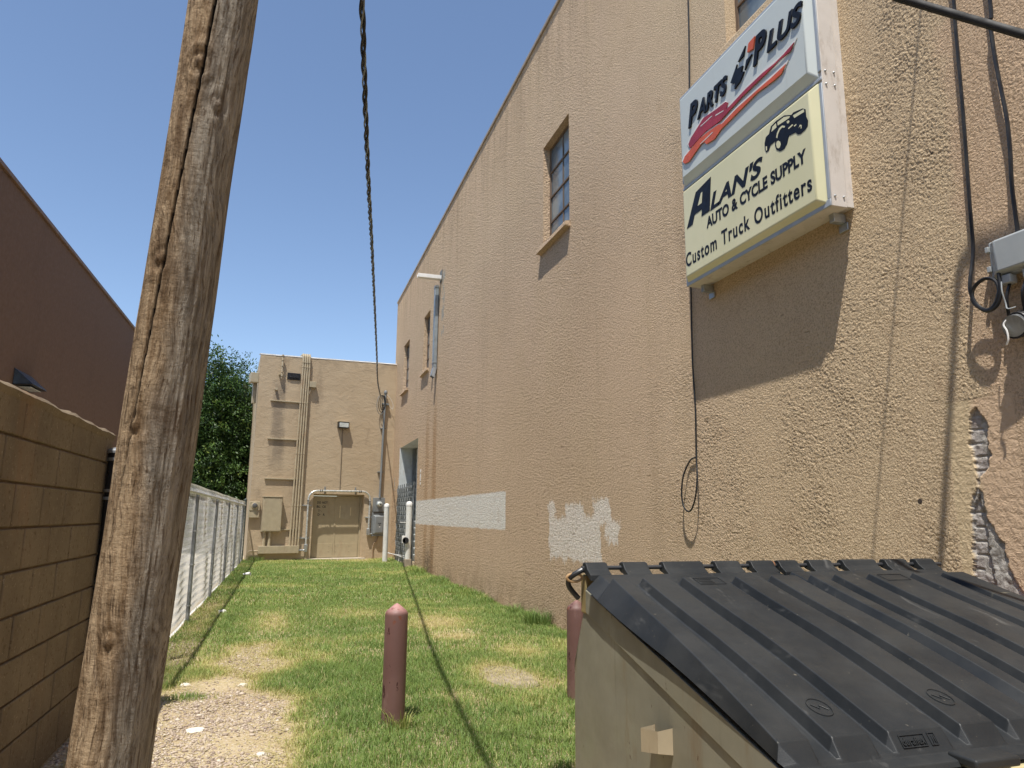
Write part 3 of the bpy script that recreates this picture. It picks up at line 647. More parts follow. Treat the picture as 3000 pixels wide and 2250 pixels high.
MB().tube([FP(-2.07, 4.85, .02), FP(-2.06, 2.55, .02)], .012, 6).build('conduit', paint('dark_tan_conduit', (.16, .13, .09), .6), lp, smooth=True)
# galvanised arch over door
ar = fth('door_arch_conduit', 'galvanised conduit arching over the double door between two fittings', 'conduit', -2.05, .6)
pts = [FP(-3.22, .58, .09), FP(-3.22, 1.4, .09), FP(-3.22, 2.15, .09)]
for k in range(1, 8): a_ = k/8*math.pi/2; pts.append(FP(-3.22+.3*(1-math.cos(a_)), 2.17+.31*math.sin(a_), .09))
pts += [FP(-2.9, 2.485, .09), FP(-1.2, 2.50, .09)]
for k in range(1, 8): a_ = k/8*math.pi/2; pts.append(FP(-1.2+.3*math.sin(a_), 2.19+.31*math.cos(a_), .09))
pts += [FP(-.90, 2.17, .09), FP(-.91, 1.12, .09)]
MB().tube(pts, .036, 12).build('conduit', paint('bright_galvanised', (.62, .64, .62), .3, .55, .1), ar, smooth=True)
c_ = MB()
for s_ in (-2.80, -2.74, -1.32, -1.26): c_.tube([FP(s_-.013, 2.49, .09), FP(s_+.013, 2.49, .09)], .046, 12)
for s_ in (-3.22, -.905):
    for z in (2.12, 2.04): c_.tube([FP(s_, z-.013, .09), FP(s_, z+.013, .09)], .046, 12)
c_.each('coupling', M_BLKMET, ar, smooth=True)
for s_ in (-2.62, -1.46):
    b_ = MB(); fbox(b_, s_-.02, s_+.02, 2.40, 2.65, .0, .045); b_.build('strut_bracket', M_GREYM, ar, bevel=.003)
for (s0, s1, z) in ((-3.60, -3.10, 1.95), (-3.53, -3.11, .79), (-1.04, -.78, 1.54)):
    b_ = MB(); fbox(b_, s0, s1, z-.02, z+.02, .0, .052); b_.build('strut_bracket', M_GALV, ar, bevel=.003)
for (s_, z, z2) in ((-3.22, .30, .58), (-.92, .88, 1.13)):
    b_ = MB(); fbox(b_, s_-.055, s_+.055, z, z2, .03, .15); b_.build('conduit_body', M_GALV, ar, bevel=.015)
MB().tube([FP(-3.27, .36, .09), FP(-3.47, .36, .09)], .03, 10).tube([FP(-.87, .93, .09), FP(-.78, .93, .09)], .03, 10).each('nipple', M_GALV, ar, smooth=True)
MB().tube([FP(-3.19, .3, .05), FP(-3.19, 0, .05)], .035, 8).build('ground_pipe', M_TAN2, ar, smooth=True)
# service riser, meter, disconnect
rs_ = fth('service_riser', 'grey service mast with weatherhead rising from the round glass meter', 'riser', -.5, 2.3)
MB().tube([FP(-.53, 2.29, .12), FP(-.50, 4.4, .12), FP(-.46, 6.30, .12)], .042, 12).build('mast', M_GREYM, rs_, smooth=True)
MB().lathe(FP(-.46, 6.28, .12), [(.045, 0), (.07, .04), (.075, .1), (.05, .16), (.01, .18)], 14).build('weatherhead', M_GREYM, rs_, smooth=True)
for (s_, z) in ((-.48, 4.95), (-.52, 3.26)):
    b_ = MB(); fbox(b_, s_-.11, s_+.11, z-.02, z+.02, .0, .075); b_.build('strut_bracket', M_GREYM, rs_, bevel=.003)
b_ = MB(); fbox(b_, -.57, -.30, 5.88, 5.94, .0, .14); b_.build('insulator_bracket', M_GREYM, rs_, bevel=.004)
for k in range(4):
    pp = []
    w_ = .07+.035*k; hh = .48+.09*k
    for j in range(25):
        t = j/24*2*math.pi; pp.append(FP(-.54-.04*k+w_*math.sin(t)*.9, 6.28-hh/2-.05+hh/2*math.cos(t)*1.0, .16+.02*math.sin(t+k)))
    MB().tube(pp, .012, 6).build('wire_loop', M_BLACK if k < 3 else M_GREYM, rs_, smooth=True)
MB().tube(smoothp([FP(-.44, 6.3, .16), FP(-.30, 6.15, .2), (FP(-.17, 5.9, .2)), FP(-.2, 5.72, .2), FP(-.36, 5.9, .18)]), .007, 6).build('wire_loop', M_WHITE, rs_, smooth=True)
em = fth('electric_meter', 'grey meter socket with round glass meter on the rear wall', 'meter', -.54, 1.74)
b_ = MB(); fbox(b_, -.76, -.32, 1.75, 2.28, .0, .13); b_.build('box', M_GREYM, em, bevel=.01)
MB().lathe(FP(-.54, 2.04, .13), [(.115, 0), (.115, .02), (.10, .03)], 22, QF).build('ring', M_GALV, em, smooth=True)
MB().lathe(FP(-.54, 2.04, .16), [(.092, 0), (.088, .08), (.07, .11), (.02, .12)], 22, QF).build('glass', M_GLASSM, em, smooth=True)
b_ = MB(); fbox(b_, -.58, -.50, 2.02, 2.06, .281, .285); b_.build('dial', M_INKM, em)
ds = fth('disconnect_switch', 'grey electrical disconnect box below the round glass meter', 'switch box', -.53, .84)
b_ = MB(); fbox(b_, -.79, -.27, .84, 1.72, .0, .10); b_.build('back_box', M_GREYM, ds, bevel=.008)
b_ = MB(); vs = []
for s_, z, o in ((-.76, .90, .101), (-.30, .90, .101), (-.30, 1.64, .101), (-.76, 1.64, .101), (-.68, .97, .21), (-.38, .97, .21), (-.38, 1.58, .21), (-.68, 1.58, .21)): vs.append(FP(s_, z, o))
b_.add(vs, [(0, 3, 2, 1), (4, 5, 6, 7), (0, 1, 5, 4), (1, 2, 6, 5), (2, 3, 7, 6), (3, 0, 4, 7)]).build('cover', M_GREYM, ds, bevel=.02)
for (s_, z, m_) in ((-.55, 1.30, M_INKM), (-.49, 1.30, M_INKM), (-.52, 1.24, M_INKM), (-.52, 1.17, M_WHITE)):
    b_ = MB(); fbox(b_, s_-.022, s_+.022, z, z+.035, .2105, .213); b_.build('sticker', m_, ds)
tag(MB().tube(smoothp([FP(-.50, .84, .04), FP(-.56, .68, .05), FP(-.68, .52, .04), FP(-.69, .0, .04)]), .018, 8).build('ground_wire_pipe', paint('rusty_tan', (.25, .17, .1), .7), None, smooth=True, origin=FP(-.69, 0)), 'thin rusty pipe dropping from the disconnect box to the grass', 'pipe')

# ================================================================== left side
lb = thing('brown_building', 'dark brown stucco building with a flat roof behind the block wall', 'building', (-6, 15, 0))
MB().box((-15, -8, -.05), (-5, 25.5, 7.42)).build('wall', M_BROWN, lb)
MB().box((-15.04, -8.04, 7.42), (-4.95, 25.54, 7.50)).build('coping', M_BRTRIM, lb, bevel=.01)
wl = thing('wall_light', 'dark wedge shaped light on the brown building above the block wall', 'wall light', (-5, 15.9, 4.0))
MB().add([(-5, 15.32, 3.96), (-5, 16.3, 3.96), (-4.68, 16.25, 3.99), (-4.68, 15.37, 3.99), (-5, 15.32, 4.28), (-5, 16.3, 4.28), (-4.72, 16.25, 4.03), (-4.72, 15.37, 4.03)], [(0,1,2,3),(4,7,6,5),(0,3,7,4),(1,5,6,2),(3,2,6,7),(0,4,5,1)]).build('housing', M_BLKMET, wl, bevel=.01)
MB().box((-4.95, 15.5, 3.945), (-4.75, 16.1, 3.957)).build('lens', M_GLASSM, wl)
# block wall
bw = thing('block_wall', 'tan concrete block wall at the left beside the wooden pole', 'wall', (-1.5, 2, 0))
MB().box((-1.58, -4, -.05), (-1.406, 6.62, 2.20)).build('mortar', M_MORT, bw)
zc = [0.0, .325, .565, .805, 1.045, 1.285, 1.52, 1.76, 2.0, 2.235]
bm_ = MB()
for r in range(len(zc)-1):
    off = 0.0 if r % 2 else .235
    y = 6.63-(.47 if r % 2 else .235); ys_ = [6.63]
    while y > -4: ys_.append(y); y -= .47
    for i in range(len(ys_)-1):
        y1_, y0_ = ys_[i], ys_[i+1]; e = .004*random.random(); gp = .006+.004*random.random()
        bm_.box((-1.60, y0_+gp, zc[r]+.007), (-1.392+e, y1_-gp, zc[r+1]-.005 if r < len(zc)-2 else zc[r+1]))
bm_.build('blocks', M_BLK, bw, bevel=.006, bseg=1)
cv = []; cf = []; n_ = 160
for i in range(n_+1):
    y = -4+10.65*i/n_; e = .022*mnoise.noise(Vector((y*3, 0, 0)))+.012*mnoise.noise(Vector((y*14, 2, 0))); d_ = .012*mnoise.noise(Vector((y*11, 5, 0)))
    cv += [(-1.61, y, 2.225), (-1.59, y, 2.26+e), (-1.50, y, 2.275+e), (-1.405, y, 2.262+e), (-1.378+d_*.4, y, 2.236+e*.6), (-1.390, y, 2.19+d_*1.6)]
for i in range(n_): cf += [(6*i+k, 6*i+k+1, 6*i+7+k, 6*i+6+k) for k in range(5)]
MB().add(cv, cf).build('mortar_cap', M_BLK, bw, smooth=True)
# black post
bp = thing('black_post', 'black metal post with a pale cap behind the wooden pole', 'post', (-1.325, 6.50, 0))
MB().tube([(-1.325, 6.50, 0), (-1.325, 6.50, 2.08)], .062, 16).build('pole', M_BLKMET, bp, smooth=True)
MB().lathe((-1.325, 6.50, 2.08), [(.072, 0), (.072, .02), (.05, .04), (.01, .05)], 18).build('cap', M_GALV, bp, smooth=True)
b_ = MB()
for z in (2.03, 1.78, 1.72): b_.tube([(-1.325, 6.50, z-.012), (-1.325, 6.50, z+.012)], .070, 16)
b_.each('band', M_GALV, bp, smooth=True)
# chain link fence
FX = -1.33
fn = thing('chain_link_fence', 'galvanised chain link fence running along the left edge of the grass', 'fence', (FX, 17, 0))
MB().tube([(FX, 7.05, 1.93), (FX, 27.0, 1.93)], .024, 10).build('top_rail', paint('top_rail_steel', (.50, .52, .50), .45, .5, .1), fn, smooth=True)
for y in (8.9, 12.17, 15.6, 18.95, 22.3, 25.3):
    r_ = .030
    MB().tube([(FX+.03, y, -.05), (FX+.03+random.uniform(-.01, .01), y, 1.9)], r_, 12).build('post', M_POSTG, fn, smooth=True)
    t_ = MB()
    for z in (.25, .85, 1.35, 1.88): t_.tube([(FX+.03, y, z-.01), (FX+.03, y, z+.01)], r_+.008, 10)
    t_.each('tie', M_GALV, fn, smooth=True)
MB().tube([(FX, 27.02, -.05), (FX, 27.02, 2.1)], .045, 12).lathe((FX, 27.02, 2.1), [(.052, 0), (.05, .03), (.02, .06)], 12).build('end_post', paint('dark_green_grey_post', (.06, .075, .07), .5), fn, smooth=True)
ws = []; fs_ = []
sp = .058; nz_ = 34; H_ = 2.04
nw = int((27.0-7.05)/sp); th = .0029
vs = np.zeros((nw, nz_+1, 3, 3)); tri = [(th, 0), (-th*.6, th), (-th*.6, -th)]
for w_ in range(nw):
    yb0 = 7.05+w_*sp; bow = .012*math.sin(w_*.21)
    for j in range(nz_+1):
        yy = yb0+(sp*.56 if (j) % 2 else -sp*.56)
        z = .01+j*H_/nz_; xx = FX-.005+(.004 if j % 2 else -.004)+bow*math.sin(z*3)+.012*math.sin(w_*.11+z*2)
        for k, (a_, b2) in enumerate(tri): vs[w_, j, k] = (xx+a_, yy+b2, z)
idx = np.arange(nw*(nz_+1)*3).reshape(nw, nz_+1, 3); F = []
for k in range(3):
    k2 = (k+1) % 3; F.append(np.stack([idx[:, :-1, k], idx[:, :-1, k2], idx[:, 1:, k2], idx[:, 1:, k]], -1).reshape(-1, 4))
wm = bulk('wire_mesh', vs.reshape(-1, 3)-np.array((FX, 17, 0)), np.concatenate(F), M_WIRE, None, fn)

# ================================================================== utility pole
pole = thing('utility_pole', 'leaning weathered wooden utility pole in the left foreground', 'utility pole', (-.482, 2.50, 0))
V = []; cr = []; NZp, NA = 400, 230; Hp = 8.2
pl = Vector(pole['_loc'])
zsp = list(np.linspace(0, 4.2, 640))+list(np.linspace(4.3, Hp, 60)); NZp = len(zsp)-1; kn_ = []
for j in range(NZp+1):
    z = zsp[j]; cx = .057*z; cy = -.068*z; R_ = .1105-.0031*z
    for i in range(NA):
        a_ = 2*math.pi*i/NA; r = R_+.005*mnoise.noise(Vector((math.cos(a_)*1.5, math.sin(a_)*1.5, z*1.2)))+.0035*mnoise.noise(Vector((math.cos(a_)*8, math.sin(a_)*8, z*1.5)))+.0022*mnoise.noise(Vector((math.cos(a_)*20, math.sin(a_)*20, z*3)))
        # long check (split) on the side facing the viewer
        ca = -1.60-.40*(3.3-z)+.018*mnoise.noise(Vector((0, 0, z*2.1)))
        d = abs((a_-ca+math.pi) % (2*math.pi)-math.pi)*R_; wd = .0042 if z > 2.1 else .0042*max(0, (z-1.5)/.6); c_ = 1.0 if d < wd else 0.0
        if wd > 0: r -= .03*max(0, 1-d/(wd+.0015))
        # knots
        kk = 0.0
        for (ka, kz, ks) in ((-1.82, 2.98, .060), (-2.15, 2.35, .035), (-1.15, 2.85, .03), (-1.9, 1.25, .035), (-2.1, 1.85, .03)):
            dd = math.hypot(((a_-ka+math.pi) % (2*math.pi)-math.pi)*R_, (z-kz)*.8); kq = math.exp(-(dd/ks)**2); r += .006*kq*math.cos(dd*130); kk = max(kk, kq*(.5+.5*math.cos(dd*420+2*math.sin(3*math.atan2(z-kz, a_-ka)))), math.exp(-(dd/.010)**2))
        V.append((cx+r*math.cos(a_), cy+r*math.sin(a_), z)); cr.append(c_); kn_.append(kk)
F = [(j*NA+i, j*NA+(i+1) % NA, (j+1)*NA+(i+1) % NA, (j+1)*NA+i) for j in range(NZp) for i in range(NA)]
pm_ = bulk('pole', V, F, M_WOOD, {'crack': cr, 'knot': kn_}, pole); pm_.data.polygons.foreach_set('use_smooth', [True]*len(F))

# ================================================================== sign on right wall
sg = thing('wall_sign', 'double panel plastic advertising sign mounted high on the tan wall', 'sign', (WX-.1, 5.0, 3.88))
SX = 3.70
cab = MB().box((SX, 4.02, 3.87), (3.84, 6.03, 5.93)).build('cabinet', M_SIDE, sg, bevel=.004)
b_ = MB().box((SX-.012, 4.02, 3.87), (SX-.0005, 6.03, 3.925)).box((SX-.012, 4.02, 4.888), (SX-.0005, 6.03, 4.915)).box((SX-.012, 4.02, 5.885), (SX-.0005, 6.03, 5.93))
b_.box((SX-.012, 4.02, 3.925), (SX-.0005, 4.05, 4.865)).box((SX-.012, 4.02, 4.965), (SX-.0005, 4.05, 5.885)).box((SX-.012, 6.0, 3.925), (SX-.0005, 6.03, 4.865)).box((SX-.012, 6.0, 4.965), (SX-.0005, 6.03, 5.885))
b_.build('frame', M_BLUE, sg, bevel=.004)
def face(z0, z1, m_):
    y0, y1 = 4.045, 6.010; i1, o = .045, .052; bi = .085 if z0 > 4.5 else .055
    b_ = MB().add([(SX-.001, y0, z0), (SX-.001, y1, z0), (SX-.001, y1, z1), (SX-.001, y0, z1), (SX-o, y0+i1*1.6, z0+bi), (SX-o, y1-i1, z0+bi), (SX-o, y1-i1, z1-i1), (SX-o, y0+i1*1.6, z1-i1)],
        [(4, 5, 6, 7), (0, 1, 5, 4), (1, 2, 6, 5), (2, 3, 7, 6), (3, 0, 4, 7)])
    return b_.build('panel', m_, sg, bevel=.010)
fp1 = face(4.918, 5.905, M_S1); fp1['label'] = 'white upper sign panel with embossed logo lettering'
fp2 = face(3.892, 4.885, M_S2); fp2['label'] = 'cream lower sign panel with black lettering'
FXs = SX-.0525
def SP(y, z, out): return (FXs-out, y, z)
def line(t, yl, yr, z, h, mat, par, depth=.004, shear=0, bold=.0, sk=0.0):
    return text_mesh(t, yl-yr, h, (lambda a_, b_, c_: (FXs+.0005-c_, yl-a_, z+b_+sk*a_)), 'lettering', mat, par, depth, shear, bold)
line('P', 5.80, 5.62, 5.46, .235, M_INK, fp1, .016, .3, .03); line('ARTS', 5.635, 5.12, 5.463, .165, M_INK, fp1, .016, .3, .03)
line('P', 4.74, 4.545, 5.46, .25, M_INK, fp1, .016, .3, .03); line('LUS', 4.55, 4.10, 5.463, .165, M_INK, fp1, .016, .3, .03)
def poly(pts, mat, par, out0=0.0, out1=.012, dy=0, dz=0, name='emblem'):
    return MB().prism([(a_+dy, b_+dz) for a_, b_ in pts], lambda a_, b_, c_: SP(a_, b_, c_), out0, out1).build(name, mat, par)
four1 = [(5.082,5.523),(4.973,5.642),(4.986,5.599),(4.891,5.576),(4.921,5.527),(4.877,5.511),(4.943,5.451),(5.027,5.43),(5.014,5.486),(5.051,5.500)]
four2 = [(4.957,5.654),(4.84,5.737),(4.877,5.658)]; four3 = [(4.869,5.514),(4.837,5.594),(4.757,5.6)]
redd = [(4.817,5.655),(4.793,5.728),(4.704,5.737),(4.735,5.637)]
for p in (four1, four2, four3): poly(p, M_INK, fp1, 0, .014, -.01, -.02)
poly(redd, M_ORG, fp1, 0, .014, -.01, -.02)
sw1 = [(5.821,5.305),(5.77,5.345),(5.541,5.428),(5.315,5.396),(5.167,5.382),(5.133,5.352),(5.172,5.312),(5.124,5.305),(4.875,5.328),(4.63,5.332),(4.43,5.316),(4.231,5.345),(4.279,5.3),(4.417,5.310),(4.564,5.3),(4.923,5.288),(5.128,5.266),(5.26,5.248),(5.326,5.254),(5.446,5.267),(5.498,5.275),(5.588,5.27),(5.72,5.251),(5.796,5.247)]
sw2 = [(5.939,5.173),(5.897,5.209),(5.626,5.257),(5.445,5.245),(5.294,5.226),(5.247,5.204),(5.005,5.225),(4.738,5.225),(4.531,5.221),(4.342,5.226),(4.404,5.178),(4.508,5.178),(4.712,5.199),(4.978,5.179),(5.267,5.158),(5.371,5.12),(5.509,5.14),(5.533,5.174),(5.594,5.190),(5.825,5.117),(5.902,5.133)]
def grow(p, k, wz):
    cy = sum(a for a, _ in p)/len(p); return [(a+(k if a > cy else -k), b) for a, b in p]
poly(grow(sw1, .030, 0), M_WHITE2, fp1, 0, .005, -.01, .010, 'emblem_outline'); poly(grow(sw2, .030, 0), M_WHITE2, fp1, 0, .0055, -.01, .008, 'emblem_outline')
poly(sw1, M_RED, fp1, .006, .013, -.01, -.015); poly(sw2, M_ORG, fp1, .006, .0125, -.01, -.015)
for p in ([(5.60,5.375),(5.40,5.372),(5.38,5.364),(5.58,5.366)], [(5.33,5.345),(5.20,5.318),(5.21,5.312),(5.34,5.336)], [(5.62,5.195),(5.40,5.205),(5.38,5.197),(5.60,5.188)]):
    poly(p, M_WHITE2, fp1, .0132, .0142, -.01, -.015, 'emblem_highlight')
bigA = [(5.917,4.431),(5.732,4.738),(5.464,4.776),(5.507,4.450),(5.65,4.452),(5.636,4.520),(5.766,4.520),(5.81,4.434)]
poly(bigA, M_INK, fp2, 0, .002, 0, 0, 'lettering'); poly([(5.64,4.69),(5.615,4.69),(5.634,4.585),(5.705,4.585)], M_S2, fp2, .0021, .0028, 0, 0, 'letter_counter')
line("LAN'S", 5.50, 4.70, 4.452, .155, M_INK, fp2, .002, .3, .035)
line('AUTO & CYCLE SUPPLY', 5.57, 4.19, 4.300, .108, M_INK, fp2, .002, 0, .036)
line('Custom Truck Outfitters', 5.955, 4.15, 4.045, .140, M_INK, fp2, .002, 0, .020)
tr = [(4.663,4.694),(4.642,4.739),(4.601,4.745),(4.57,4.798),(4.497,4.808),(4.401,4.8),(4.319,4.757),(4.294,4.765),(4.189,4.738),(4.159,4.713),(4.157,4.651),(4.141,4.608),(4.148,4.568),(4.178,4.551),(4.231,4.545),(4.26,4.556),(4.286,4.588),(4.364,4.599),(4.372,4.585),(4.388,4.549),(4.428,4.521),(4.478,4.526),(4.52,4.56),(4.535,4.608),(4.529,4.642),(4.591,4.638),(4.614,4.604),(4.648,4.603),(4.665,4.639)]
poly(tr, M_INK, fp2, 0, .002, 0, 0, 'truck_picture')
for p in ([(4.49,4.626),(4.47,4.606),(4.464,4.579),(4.477,4.56),(4.496,4.561),(4.514,4.579),(4.519,4.608),(4.51,4.627)], [(4.65,4.659),(4.634,4.651),(4.636,4.619),(4.651,4.618)], [(4.568,4.746),(4.551,4.783),(4.505,4.79),(4.502,4.750)], [(4.488,4.788),(4.403,4.787),(4.335,4.756),(4.345,4.745),(4.406,4.750),(4.485,4.757)],
          [(4.300,4.742),(4.178,4.725),(4.174,4.699),(4.287,4.712)], [(4.367,4.667),(4.314,4.674),(4.306,4.661),(4.359,4.657)], [(4.298,4.652),(4.271,4.652),(4.269,4.643),(4.293,4.64)], [(4.377,4.731),(4.358,4.732),(4.344,4.718),(4.354,4.705),(4.372,4.713)],
          [(4.514,4.666),(4.5,4.7),(4.472,4.725),(4.433,4.729),(4.398,4.705),(4.406,4.695),(4.435,4.712),(4.464,4.706),(4.49,4.680),(4.500,4.653)], [(4.249,4.603),(4.23,4.623),(4.211,4.608),(4.216,4.584),(4.225,4.584),(4.222,4.605),(4.232,4.610)]):
    poly(p, M_S2, fp2, .0021, .0028, 0, 0, 'truck_picture_highlight')
for y in (4.12, 5.9): MB().box((3.80, y, 3.80), (3.91, y+.05, 3.8695)).box((3.90, y-.02, 3.74), (3.915, y+.07, 3.80)).each('mounting_bracket', M_GALV, sg, bevel=.004)
rv = MB()
for z in (3.95, 4.86, 4.97, 5.85):
    for x in (3.73, 3.81): rv.lathe((x, 4.018, z), [(.009, 0), (.009, .006), (.003, .01)], 8, Vector((0, -1, 0)).to_track_quat('Z', 'Y').to_matrix())
rv.each('rivet', M_GALV, sg)
MB().box((3.842, 4.04, 3.89), (WX-.002, 5.99, 5.90)).build('back_box', M_SIDE, sg)

# ================================================================== things on the right wall
sc = thing('roof_scupper', 'pale square spout sticking out of the right wall over the downspout', 'scupper', (WX, 19.6, 8.3))
MB().box((3.22, 19.52, 8.34), (3.95, 19.70, 8.36)).box((3.22, 19.52, 8.36), (3.95, 19.54, 8.45)).box((3.22, 19.68, 8.36), (3.95, 19.70, 8.45)).build('trough', M_WHITE2, sc, bevel=.004)
MB().box((3.9, 19.46, 8.28), (WX-.003, 19.76, 8.62)).build('collar', paint('dark_grey_flashing', (.12, .12, .11), .6), sc, bevel=.004)
dn = thing('downspout', 'grey metal half length downspout beneath the roof spout', 'downspout', (WX-.05, 19.95, 5.6))
MB().box((3.80, 19.86, 5.80), (3.905, 20.06, 8.24)).build('pipe', paint('grey_downspout_paint', (.27, .30, .31), .45, .3, .1, (.2, .16, .12), 6), dn, bevel=.012)
MB().box((3.79, 19.85, 5.92), (3.908, 20.07, 5.96)).box((3.79, 19.85, 8.18), (3.908, 20.07, 8.25)).each('strap', M_GREYM, dn, bevel=.004)
MB().add([(3.80, 19.86, 5.80), (3.905, 19.86, 5.80), (3.905, 20.06, 5.80), (3.80, 20.06, 5.80), (3.74, 19.87, 5.56), (3.84, 19.87, 5.50), (3.84, 20.05, 5.50), (3.74, 20.05, 5.56)], [(0,1,5,4),(1,2,6,5),(2,3,7,6),(3,0,4,7),(0,1,2,3)]).build('shoe', M_GALV, dn)
c1 = [(6.114,7.275),(6.164,6.153),(6.25,4.9),(6.291,3.822),(6.31,3.186),(6.292,2.703),(6.31,2.214),(6.26,2.004),(6.27,1.824),(6.34,1.70),(6.418,1.667),(6.50,1.72),(6.54,1.85),(6.526,2.018),(6.473,2.142),(6.40,2.19),(6.335,2.20)]
pts = [(3.895-(.05 if z < 2.1 else 0)*min(1, (2.3-z)*2), y, z) for y, z in [(6.09, 9.9)]+c1]
tag(MB().tube(smoothp(pts, 5), .0085, 8).build('hanging_cable', M_BLACK, None, smooth=True, origin=(3.9, 6.3, 1.6)), 'thin black cable hanging down the wall behind the sign, looped at its end', 'cable')
c2 = [(3.02,6.2),(3.044,4.912),(3.054,4.687),(3.071,4.083),(3.095,3.539),(3.109,3.215),(3.112,3.004),(3.112,2.923),(3.08,2.851),(3.027,2.808),(2.975,2.825),(2.939,2.90),(2.955,2.965),(3.01,2.995),(3.07,2.98),(3.105,2.94),(3.105,2.88),(3.07,2.835),(3.02,2.80),(2.96,2.82),(2.93,2.89),(2.93,3.0)]
tag(MB().tube(smoothp([(3.885-.05*(z < 3.1), y, z) for y, z in c2], 5), .011, 8).build('black_cable', M_BLACK, None, smooth=True, origin=(3.9, 3.05, 2.8)), 'thick black cable coiled in a ring left of the grey box', 'cable')
c3 = [(2.80,6.2),(2.81,4.732),(2.828,4.556),(2.822,4.241),(2.803,3.929),(2.807,3.698),(2.822,3.505),(2.822,3.25),(2.822,3.17)]
tag(MB().tube(smoothp([(3.88, y, z) for y, z in c3], 5), .0115, 8).build('black_cable', M_BLACK, None, smooth=True, origin=(3.9, 2.82, 3.1)), 'black cable running down into the top of the grey box', 'cable')
gb = thing('telecom_box', 'light grey plastic utility box at the right edge of the wall', 'utility box', (3.86, 2.85, 2.95))
MB().box((3.865, 2.55, 2.985), (WX-.002, 3.00, 3.215)).build('base', M_PLASTG, gb, bevel=.014)
MB().add([(3.864, 2.56, 2.99), (3.864, 2.985, 2.99), (3.864, 2.985, 3.21), (3.864, 2.56, 3.21), (3.82, 2.58, 3.005), (3.82, 2.93, 3.005), (3.82, 2.93, 3.195), (3.82, 2.58, 3.195)], [(4,5,6,7),(0,1,5,4),(1,2,6,5),(2,3,7,6),(3,0,4,7),(0,3,2,1)]).build('lid', M_PLASTG, gb, bevel=.010)
for z in (3.03, 3.15): MB().box((3.85, 2.988, z), (3.885, 3.01, z+.035)).build('latch', M_PLASTG, gb, bevel=.003)
for y in (2.90, 2.76): MB().box((3.84, y-.03, 2.93), (3.90, y+.04, 2.984)).build('cable_boot', M_PLASTG, gb, bevel=.008)
for k, (ya, yb2, dz) in enumerate(((2.90, 2.93, 0), (2.80, 2.84, .01), (2.76, 2.80, 0), (2.72, 2.79, .02))):
    MB().tube(smoothp([(3.87, ya, 2.93), (3.85-.01*k, ya+.01, 2.85), (3.86, (ya+yb2)/2+.005, 2.78-dz), (3.88, yb2, 2.72)], 5), .010 if k < 3 else .006, 6).build('cable', M_BLACK if k < 3 else M_GREYM, gb, smooth=True)
MB().tube(smoothp([(3.79, 2.885, 2.93), (3.78, 2.88, 2.87), (3.79, 2.875, 2.80), (3.78, 2.86, 2.765), (3.79, 2.82, 2.765)], 5), .0035, 5).build('cable', M_PLASTG, gb, smooth=True)
dr_ = thing('cable_drum', 'grey round conduit end wrapped with black wire below the utility box', 'conduit', (3.85, 2.87, 2.66))
MB().tube([(WX, 2.87, 2.70), (3.80, 2.855, 2.665)], .062, 18).build('pipe', M_GALV, dr_, smooth=True)
pr = MB()
for k in range(4):
    t0 = .2+.2*k; cx = WX+(3.80-WX)*t0; cy = 2.87-.015*t0; cz = 2.70-.035*t0
    pr.tube([(cx, cy+.07*math.cos(a_), cz+.07*math.sin(a_)) for a_ in [j*math.pi/10 for j in range(21)]], .007, 6)
pr.build('wire_wrap', M_BLACK, dr_, smooth=True)
MB().tube(smoothp([(3.79, 2.88, 2.71), (3.78, 2.895, 2.68), (3.78, 2.88, 2.64), (3.78, 2.878, 2.59), (3.785, 2.895, 2.565)], 5), .005, 6).build('white_tie', M_WHITE2, dr_, smooth=True)
for (yy_, lab) in ((22.03, 'worn white number strip on the wall right of the grey doorway'), (27.55, 'worn number strip on the wall left of the grey doorway')):
    pl_ = thing('number_strip', lab, 'number strip', (WX, yy_, 2.5))
    for k, (z, hh) in enumerate(((2.92, .10), (2.66, .22), (2.55, .07))):
        q = MB().box((WX-.012, yy_-.06, z), (WX-.002, yy_+.06, z+hh)).build('plate', M_WHITE2 if yy_ < 25 else M_CONC, pl_, bevel=.003)
for (y, z, r_, lab) in ((3.35, 3.98, .028, 'dark hole chipped in the wall high to the right of the sign'), (3.70, 1.72, .030, 'dark hole chipped in the wall above the dumpster')):
    hv = []; 
    tag(MB().lathe((WX+.004, y, z), [(r_*.8, 0), (r_*.6, .006), (r_*.3, .0065)], 7, Vector((-1, .0, 0)).to_track_quat('Z', 'Y').to_matrix()).build('wall_hole', paint('painted_hole_shade', (.05, .035, .025), .95), None, origin=(WX, y, z)), lab, 'hole')  # dark disc on the wall; shade inside the hole is put into its colour
# concrete ledge behind dumpster
tag(MB().box((3.80, 2.6, 1.02), (3.915, 3.45, 1.16)).build('rusty_angle', M_RUST, None, bevel=.012, origin=(3.86, 3, 1.02)), 'rusty brown steel piece under the broken stucco behind the dumpster', 'steel piece')

# folding gate across doorway
fg = thing('folding_gate', 'grey steel scissor gate pulled across the doorway in the right wall', 'gate', (3.86, 24.5, 0))
gm = MB(); nb = 15; ya, yb2 = 22.75, 26.35; H_ = 2.68
for k in range(nb+1):
    y = ya+(yb2-ya)*k/nb; x = 3.87 if k % 2 else 3.85
    gm.box((x-.008, y-.014, .06), (x+.008, y+.014, H_))
gm.each('upright', M_GATE, fg)
gd = MB()
for k in range(nb-1):
    y0 = ya+(yb2-ya)*k/nb; y1 = ya+(yb2-ya)*(k+2)/nb
    for z in (.15, .75, 1.35, 1.95):
        gd.tube([(3.842, y0, z), (3.842, y1, z+.62)], .010, 4); gd.tube([(3.832, y1, z), (3.832, y0, z+.62)], .010, 4)
gd.build('lattice', M_GATE, fg)
